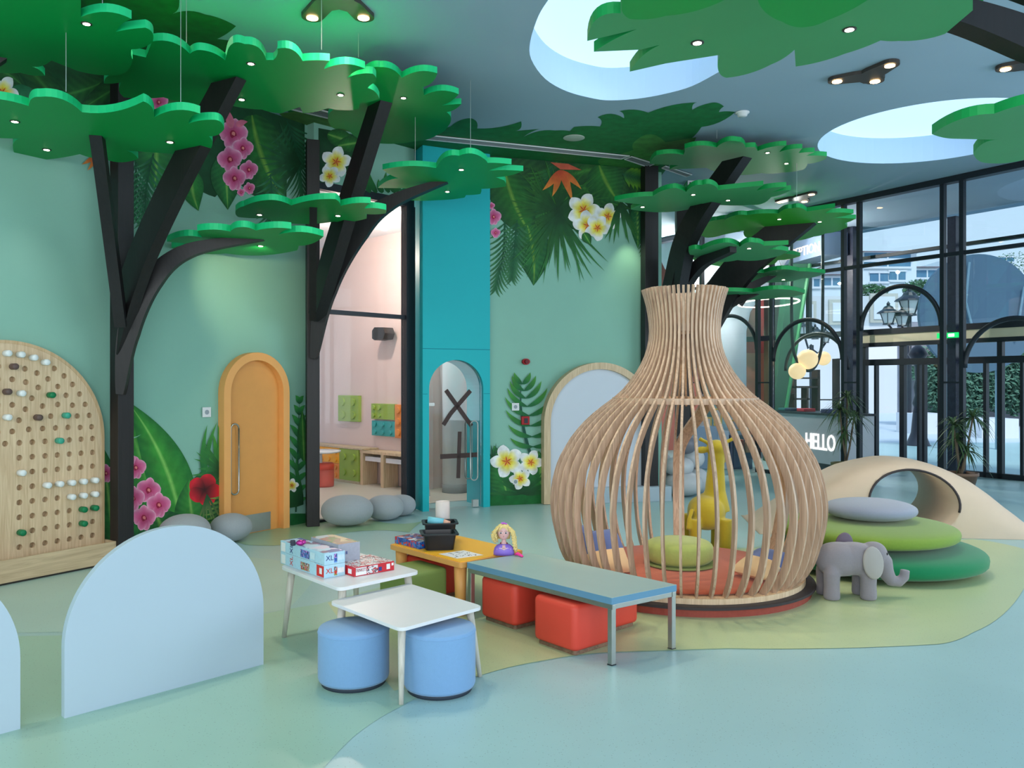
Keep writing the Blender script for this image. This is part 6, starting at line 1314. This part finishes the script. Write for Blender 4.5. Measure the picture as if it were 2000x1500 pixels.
# hill and shrubs
mb = MB(); random.seed(5)
def foliage(name, label, pts, s, n, m, cat='tree', seed=1, kind=None, group=None):
    random.seed(seed); mb = MB()
    for c_, rx, ry, rz in pts:
        for k in range(n):
            d = Vector((random.gauss(0, 1), random.gauss(0, 1), random.gauss(0, 1))).normalized()*random.uniform(.55, 1.0); p = Vector(c_)+Vector((d.x*rx, d.y*ry, d.z*rz)); a = Vector((random.uniform(-1, 1), random.uniform(-1, 1), random.uniform(-1, 1))).normalized(); b = a.orthogonal().normalized(); q = s*random.uniform(.6, 1.4)
            kk = len(mb.v); mb.v += [p-a*q, p+b*q*.45, p+a*q, p-b*q*.45]; mb._f([kk, kk+1, kk+2, kk+3])
    return mb.build(name, m, None, recalc=False)
lm = mat('foliage_green', (58, 100, 62), .7, var=.5, vscale=3); lm2 = mat('foliage_dark', (84, 124, 104), .7, var=.7, vscale=4)
for i, (x, y, Y, rx, rz, lb) in enumerate(((1700, 572, 45, 1.0, .5, 'low green shrub on the facade top behind the first arch'), (1795, 566, 45, .9, .6, 'low green shrub on the facade top between the arches'), (1985, 520, 88, 2.6, 1.6, 'green tree on the slope at the right edge'))):
    o = foliage('shrub', lb, [(tuple(P(x, y, Y)), rx, .6, rz)], .12, 700, lm, seed=i); tag(recentre(o), lb, 'shrub', 'shrubs beyond the plaza')
# ivy wall and dark trunked tree seen through the doors
a, b = P(1790, 678, 30), P(2080, 800, 30); mb = MB(); mb.box(a.x, b.x, 31, 31.5, -.02, a.z+1); struct(mb.build('wall_plaza', mat('brick_grey', (150, 146, 156), .8, var=.3, vscale=2)))
o = foliage('ivy', '', [(tuple(P(1930, 715, 30.3)), 3.2, .5, 1.1), (tuple(P(1990, 740, 30.3)), 2.0, .5, 1.4), (tuple(P(1870, 760, 30.3)), 1.2, .5, 1.8)], .11, 5000, lm2, seed=9); tag(recentre(o), 'ivy hanging over the grey plaza wall behind the sliding doors', 'ivy', None, 'stuff')
for (x0, x1, y0, y1, Y, lb) in ((1785, 1850, 808, 885, 26, 'long white planter box on the plaza seen through the left doors'), (1918, 1990, 818, 858, 24, 'white planter box on the plaza seen through the right doors')):
    p, r_ = P(x0, y0, Y), P(x1, y1, Y); mb = MB(); mb.box(p.x, r_.x, Y, Y+1.2, -.02, p.z); o = mb.build('planter_box', M['white']); tag(recentre(o), lb, 'planter', 'white planters on the plaza')
# sculptural dark street column
c = P(1793, 880, 21); t = thing('street_lamp', 'dark cast iron column on the plaza behind the left sliding door', 'street lamp', (c.x, c.y, 0))
mb = sm(MB()); mb.lathe([(.34, 0.0), (.28, .05), (.17, .35), (.12, .9), (.10, 1.0), (.14, 1.1), (.08, 1.3), (.11, 1.5), (.07, 1.7), (.08, 2.0), (.14, 2.2), (.24, 2.35), (.16, 2.5), (.05, 2.6)], (c.x, c.y, -.02), 24); mb.build('post', mat('cast_iron', (40, 44, 54), .4), t)
def lantern(parent, x, y, Y, s):
    p = P(x, y, Y); h = s/FOC*Y
    mb = sm(MB()); mb.smooth = False; mb.lathe([(h*.24, -h*.55), (h*.42, .0)], p, 6); mb.build('lantern_glass', mat('lantern_pane', (214, 214, 206), .2), parent)
    mb = MB(); mb.lathe([(h*.60, 0), (h*.56, h*.06), (h*.30, h*.22), (h*.22, h*.36), (h*.08, h*.44), (h*.10, h*.52), (.005, h*.66)], p, 12); mb.lathe([(h*.3, -h*.62), (h*.27, -h*.54)], p, 12)
    for k in range(6): a = PI/3*k; mb.tube([p+Vector((h*.24*math.cos(a), h*.24*math.sin(a), -h*.55)), p+Vector((h*.43*math.cos(a), h*.43*math.sin(a), 0))], h*.025, 5)
    mb.build('lantern_cap', M['metalblack'], parent)
YL = 27.0
for (gx_, lst, lb) in ((1776, [(1776, 588, 46), (1735, 612, 36), (1762, 618, 32)], 'black triple lantern street lamp seen inside the first window arch'), (1585, [(1592, 648, 24), (1572, 640, 30), (1612, 655, 24)], 'black lantern street lamp seen behind the globe lamp')):
    c = P(gx_, 800, YL); t = thing('street_lamp', lb, 'street lamp', (c.x, c.y, 0), 'lantern street lamps'); mb = sm(MB()); mb.tube([(c.x, YL, -.02), (c.x, YL, P(0, lst[0][1]+26, YL).z)], .07, 10)
    for (x, y, s) in lst[1:]:
        p = P(x, y+s*.62, YL); q = P(gx_, y+s*1.1, YL); mb.tube([q, (q+p)/2+Vector((0, 0, -.25)), p], .035, 6)
    mb.build('post', mat('cast_iron', (40, 44, 54), .4), t)
    for x, y, s in lst: lantern(t, x, y, YL, s)
# round billboard seen from behind
Yb = 19.5; c = P(1906, 594, Yb); r_ = 116/FOC*Yb; c = P(1912, 612, Yb); 
t = thing('round_billboard', 'huge grey disc on a frame outside, behind the window wall', 'billboard', (c.x, c.y, 0))
mb = MB(); n = 64; mb.loops([(c.x+r_*math.cos(2*PI*i/n), Yb, c.z+r_*math.sin(2*PI*i/n)) for i in range(n)], [(c.x+r_*math.cos(2*PI*i/n), Yb+.12, c.z+r_*math.sin(2*PI*i/n)) for i in range(n)]); mb.build('disc', mat('slate_disc', (78, 104, 124), .7, var=.04), t)
mb = MB(); 
for x0, y0, x1, y1 in ((1893, 512, 1886, 590), (1886, 590, 1904, 660), (1886, 580, 1850, 660), (2000, 560, 1985, 660)): mb.tube([P(x0, y0, Yb-.08), P(x1, y1, Yb-.08)], .03, 6)
mb.tube([(c.x-.6, Yb+.2, -.02), (c.x-.6, Yb+.2, c.z)], .09, 8); mb.tube([(c.x+.6, Yb+.2, -.02), (c.x+.6, Yb+.2, c.z)], .09, 8); mb.build('support_frame', mat('frame_grey', (120, 150, 166), .5), t)

# ------------------------------------------------------------------ potted dracaenas
def dracaena(label, x, y, Y, heads, seed, pm):
    random.seed(seed); b = P(x, y, Y); b.z = 0.001; t = thing('potted_plant', label, 'plant', tuple(b), 'potted plants by the window wall')
    mb = sm(MB()); mb.lathe([(.13, 0), (.21, .30), (.225, .30), (.225, .345), (.195, .345), (.19, .30)], b, 28); mb.build('pot', pm, t)
    mb = sm(MB()); mb.lathe([(.19, .30), (.0, .31)], b, 20); mb.build('soil', mat('soil', (54, 44, 36), .9), t)
    st_ = sm(MB()); lf = MB()
    for (hx, hy, s) in heads:
        h = P(hx, hy, Y); st_.tube([b+Vector((random.uniform(-.04, .04), 0, .28)), (b+h)/2+Vector((0, 0, .08)), h], .014, 7)
        for k in range(46):
            a = random.uniform(0, 2*PI); el_ = random.uniform(-.35, 1.3); L = s*random.uniform(.75, 1.1); d = Vector((math.cos(a)*math.cos(el_), math.sin(a)*math.cos(el_), math.sin(el_))); sd = d.cross(Vector((0, 0, 1))).normalized()
            pr_ = None
            for i in range(6):
                u = i/5; p = h+d*L*u+Vector((0, 0, -L*.75*u*u)); w_ = .013*(1-u**2)+.001; cur = (p+sd*w_, p-sd*w_)
                if pr_: kk = len(lf.v); lf.v += [pr_[0], pr_[1], cur[1], cur[0]]; lf._f([kk, kk+1, kk+2, kk+3])
                pr_ = cur
    st_.build('stem', mat('bark', (110, 96, 78), .8), t); o = lf.build('foliage', mat('dracaena_leaf', (70, 96, 60), .45, var=.35, vscale=12), t, recalc=False)
dracaena('spiky dracaena plant in a tapered brown pot right of the dune', 1877, 948, 11.85-.35, [(1900, 815, .42), (1862, 830, .38), (1888, 880, .34), (1868, 858, .3)], 4, mat('brown_pot', (120, 92, 74), .5))
dracaena('spiky dracaena plant in an olive pot between dune and HELLO desk', 1652, 905, 12.9, [(1655, 775, .40), (1640, 800, .42), (1668, 815, .36), (1650, 845, .34)], 8, mat('olive_pot', (120, 110, 70), .5))

# ------------------------------------------------------------------ reception beyond
dk = thing('reception_desk', 'pale reception desk with lit HELLO lettering and dark plinth', 'desk', tuple(P(1590, 905, 15.2)))
RD = Fr(*P(1520, 905, 16.0).xy, P(1662, 905, 13.9).x-P(1520, 905, 16.0).x, P(1662, 905, 13.9).y-P(1520, 905, 16.0).y)
u0 = RD.hit(1512, 850)[0]; u1 = RD.hit(1640, 850)[0]; zt_ = RD.hit(1600, 815)[1]
mb = MB(); mb.fbox(RD, u0, u1, -.7, 0, .16, 1.02); mb.build('desk_body', mat('desk_grey', (190, 194, 202), .35), dk); mb = MB(); mb.fbox(RD, u0+.05, u1-.02, -.65, -.04, 0.002, .16); mb.build('plinth', M['metalblack'], dk)
mb = MB(); mb.fbox(RD, u0-.02, u1+.02, -.72, .03, 1.02, 1.06); mb.build('desk_top', M['metalblack'], dk)
ua, za = RD.hit(1573, 862, .02); ub = RD.hit(1630, 862, .02)[0]; sz_ = .36
text('lettering', 'HELLO', .37, lambda x, y, n: RD.p((ua+ub)/2+x, .012+n, RD.hit(1602, 863)[1]+y), emit('letter_light', (255, 246, 238), .8), dk, .01, fit=(ub-ua, .29))
for i, (x, s, c_, lb) in enumerate(((1535, .05, (40, 110, 110), 'teal folder lying on the reception desk'), (1548, .05, (40, 44, 80), 'navy folder lying on the reception desk'), (1572, .06, (180, 40, 60), 'red folder lying on the reception desk'), (1620, .07, (60, 60, 110), 'dark cap lying on the reception desk end'))):
    u, z = RD.hit(x, 810, -.2); mb = MB(); mb.fbox(RD, u-.12, u+.12, -.35, -.1, 1.061, 1.061+s); o = mb.build('desk_item', mat('item_%d' % i, c_, .5), bevel=.01); tag(recentre(o), lb, 'desk item', 'small items on the reception desk')
# globe pendant
Yg = 14.2; t = thing('globe_lamp', 'hanging lamp with three glowing globes on curved black arms', 'lamp', tuple(P(1577, 700, Yg)))
for x, y, r in ((1577, 702, 20), (1608, 700, 14.5), (1557, 725, 16.5)):
    mb = sm(MB()); p = P(x, y, Yg+(.25 if r < 15 else 0)); q = r/FOC*Yg; mb.ball(p, q, q, q*.97, 0, 28, 16); mb.build('globe', emit('globe_glow', (255, 220, 165), .52), t)
hk = [P(1546, 620, Yg), P(1547, 655, Yg), P(1551, 690, Yg), P(1562, 712, Yg), P(1577, 724, Yg), P(1592, 716, Yg), P(1602, 690, Yg), P(1606, 655, Yg), P(1607, 560, Yg), P(1607, 300, Yg)]
hk = [P(1546, 600, Yg)]+hk[1:]; hk[-1].z = CEIL-.01
sw_ = []
for i in range(len(hk)-1):
    p0, p1, p2, p3 = hk[max(i-1, 0)], hk[i], hk[i+1], hk[min(i+2, len(hk)-1)]
    for k in range(5): tt = k/5; sw_.append(0.5*((2*p1)+(-p0+p2)*tt+(2*p0-5*p1+4*p2-p3)*tt*tt+(-p0+3*p1-3*p2+p3)*tt**3))
sw_.append(hk[-1]); top_p = Vector((sw_[0].x, sw_[0].y, CEIL-.01))
mb = sm(MB()); mb.tube([top_p]+[p+Vector((0, -.0, 0)) for p in sw_], .028, 8); mb.build('arm', M['metalblack'], t)

# display grid behind the desk
sg = thing('display_shelf', 'open dark display shelf grid behind the reception desk', 'shelf', tuple(P(1575, 890, 17.2)))
mb = MB(); Ys = 17.2
for x0, y0, x1, y1 in ((1551, 737, 1600, 740), (1551, 754, 1600, 758), (1551, 778, 1582, 781), (1551, 737, 1555, 900), (1576, 758, 1580, 900), (1597, 722, 1602, 900), (1518, 768, 1551, 770), (1519, 768, 1521, 900), (1600, 780, 1640, 782), (1638, 700, 1641, 900)):
    p, r_ = P(x0, y0, Ys), P(x1, y1, Ys); mb.box(p.x, r_.x, Ys, Ys+.35, max(0.003, r_.z), p.z)
mb.build('frame', wood('shelf_walnut', (56, 48, 50), (84, 70, 64), 'Z'), sg)
# tapered green column, white column, arches, walls
t = thing('green_column', 'tall tapered green leaf column leaning by the reception', 'column', tuple(P(1532, 900, 16.6)))
Yc = 16.6; mb = MB(); a = [P(1552, 420, Yc), P(1597, 420, Yc), P(1518, 905, Yc), P(1500, 905, Yc)]
for p in a[2:]: p.z = 0.003
b = [p+Vector((0, .35, 0)) for p in a]; mb.loops(a, b); mb.build('column_body', mat('green_glass_paint', (48, 100, 76), .4, var=.3, vscale=1.5), t)
mb = MB(); e0, e1 = P(1597, 420, Yc), P(1518, 905, Yc); e1.z = 0.003; mb.tube([e0, e1], .04, 6); mb.build('edge', mat('green_edge', (70, 150, 100), .4), t)
mb = MB(); mb.box(P(1500, 0, 18.2).x, P(1556, 0, 18.2).x, 18.2, 18.5, 0.003, 3.9); o = mb.build('beige_partition', mat('beige_paint', (150, 142, 112), .7)); tag(recentre(o), 'beige partition behind the tapered green column', 'partition')
t = thing('column', 'large smooth white round column behind the left window arch', 'column', tuple(P(1418, 900, 17.5))); mb = sm(MB()); q = P(1418, 900, 17.5); mb.lathe([(.42, 0.003), (.42, 2.7), (.5, 3.1), (.75, 3.5), (1.3, 4.1), (1.5, CEIL-.01)], (q.x, q.y, 0), 40); mb.build('shaft', mat('column_white', (206, 216, 230), .6), t)
rw = mat('salmon_paint', (214, 130, 120), .7, var=.05, vscale=1)
mb = MB(); Yr = 19.5; a, b = P(1400, 400, Yr), P(1520, 900, Yr); RF = Fr(a.x-2, Yr, 1, 0)
struct((lambda mb: (mb.box(P(1250, 0, Yr).x, P(1520, 0, Yr).x, Yr, Yr+.2, 0, CEIL), mb.build('wall_reception', rw))[1])(MB()), 'salmon painted reception wall')
mb = MB(); ac_ = P(1455, 560, Yr-.02); pts_ = [(ac_.x+.85*math.cos(a_), ac_.z-.6+.95*math.sin(a_)) for a_ in [PI*k/20 for k in range(21)]]
RFr = Fr(0, Yr-.01, 1, 0); mb.fprism(RFr, [(ac_.x+.85, .3)]+pts_+[(ac_.x-.85, .3)], 0, .05); o = mb.build('painted_arch', mat('brick_paint', (176, 78, 66), .7)); tag(recentre(o), 'brick red arch panel on the salmon reception wall', 'panel')
mb = MB(); mb.box(P(1447, 0, 19).x, P(1492, 0, 19).x, 18.9, 19.2, 0.003, P(0, 690, 19).z); o = mb.build('tall_cabinet', mat('terracotta_lacquer', (206, 130, 104), .5)); tag(recentre(o), 'terracotta tall cabinet at the reception wall', 'cabinet')
tag_ = None
for i, (x, y, rx, rz) in enumerate(((1560, 605, 1.0, 0), (1530, 625, .8, 0))):
    pass
p = P(1520, 600, 16.0); t = thing('ring_light', 'thin glowing ring light hanging over the reception', 'lamp', tuple(P(1500, 592, 15.8))); c = P(1500, 592, 15.8)
mb = sm(MB()); mb.tube([(c.x+.52*math.cos(2*PI*k/40), c.y+.9*math.sin(2*PI*k/40), c.z+.0) for k in range(41)], .014, 6); mb.build('ring', emit('ring_glow', (255, 244, 225), 2.2), t)
for k in (0, 14, 27): a = 2*PI*k/40; mb = MB(); mb.tube([(c.x+.52*math.cos(a), c.y+.9*math.sin(a), c.z), (c.x, c.y, CEIL-.01)], .004, 4); mb.build('cable', M['dull'], t)
# RECEPTION fascia seen from behind
Yf = 15.4; FA = Fr(*P(1553, 475, Yf+1.0).xy, P(1608, 475, Yf).x-P(1553, 475, Yf+1.0).x, -1.0)
sg = thing('reception_sign', 'blue grey hanging box with reversed RECEPTION lettering', 'sign', tuple(P(1580, 480, Yf)))
ua = FA.hit(1530, 480)[0]; ub = FA.hit(1608, 480)[0]; z1 = FA.hit(1608, 452)[1]; z0 = FA.hit(1608, 497)[1]
mb = MB(); mb.fbox(FA, ua-.6, ub, -.5, 0, z0, min(z1, CEIL-.05)); mb.build('fascia', mat('fascia_blue', (104, 120, 146), .6), sg)
text('lettering', 'RECEPTION', .26, lambda x, y, n: FA.p(ub-.78+x, .005+n, (z0+FA.hit(1608, 462)[1])/2+y), emit('letter_glow', (225, 200, 190), .35), sg, .01, False)
mb = MB(); mb.tube([FA.p(ub-.1, -.25, z1), FA.p(ub-.1, -.25, CEIL-.003)], .01, 6); mb.build('hanger', M['metalblack'], sg)
# boutique cabinets glimpsed between the laths
Yq = 15.2
for i, (x0, y0, x1, y1, c_, lb) in enumerate(((1360, 832, 1402, 905, (150, 170, 200), 'pale blue display counter seen between the laths'), (1402, 842, 1424, 912, (186, 200, 220), 'white display plinth seen between the laths, right of the pale blue counter'), (1426, 850, 1470, 915, (70, 84, 110), 'dark display case seen between the laths, rightmost'))):
    p, r_ = P(x0, y0, Yq), P(x1, y1, Yq); mb = MB(); mb.box(p.x, r_.x, Yq, Yq+.5, 0.003, p.z); o = mb.build('display_case', mat('case_%d' % i, c_, .4), bevel=.01); tag(recentre(o), lb, 'display case', 'reception display cases')
for i, (x0, y0, x1, y1, lb) in enumerate(((1362, 815, 1392, 849, 'gold framed picture left among the reception cases'), (1396, 798, 1412, 832, 'gold framed picture standing higher among the reception cases'), (1428, 820, 1470, 842, 'gold framed picture right among the reception cases'))):
    p, r_ = P(x0, y0, Yq), P(x1, y1, Yq); t = thing('picture_frame', lb, 'frame', (p.x/2+r_.x/2, Yq, r_.z), 'gold frames among the display cases'); mb = MB(); f_ = Fr(0, Yq+.1, 1, 0); mb.fprism(f_, [(p.x, r_.z), (r_.x, r_.z), (r_.x, p.z), (p.x, p.z)], 0, .03); mb.build('frame', mat('gold_paint', (222, 186, 100), .4), t); mb = MB(); mb.fbox(f_, p.x+.03, r_.x-.03, .03, .035, r_.z+.03, p.z-.03); mb.build('picture', mat('soft_print', (206, 196, 200), .6), t)
for i, (x0, y0, x1, y1, c_, lb) in enumerate(((1440, 858, 1452, 880, (150, 60, 40), 'small brown bag in the dark display case'), (1455, 862, 1466, 884, (200, 150, 120), 'small tan bag in the dark display case'))):
    p, r_ = P(x0, y0, Yq-.12), P(x1, y1, Yq-.12); mb = MB(); mb.rbox(((p.x+r_.x)/2, Yq-.12, r_.z), r_.x-p.x, .1, p.z-r_.z, .02); o = mb.build('handbag', mat('bag_%d' % i, c_, .6)); tag(recentre(o), lb, 'bag')
# back wall behind the reception and right flank beyond view
mb = MB(); mb.slab([(1.95, 11.45), (2.1, 11.5), (1.2, 20.0), (1.0, 20.0)], 0, CEIL); struct(mb.build('wall_corner', M['wallpaint']))

point('reception_fill', (3.6, 16.4, 3.9), 170, (1.0, .93, .85), .03)  # unseen point lights added to brighten the desk and white column
point('reception_fill', (5.2, 15.2, 3.9), 80, (1.0, .93, .85), .03)
for x, y, p_ in ((-3.2, 3.2, 70), (2.6, 6.8, 45), (-0.1, 6.6, 50), (-2.6, 6.2, 30)): spot('lamp_or_fill_spot', (x, y, CEIL-.06), (x, y, 0), p_, (1.0, 0.86, 0.66), 140, 0.8, .08)  # spots without fixtures, added to lift the room's brightness
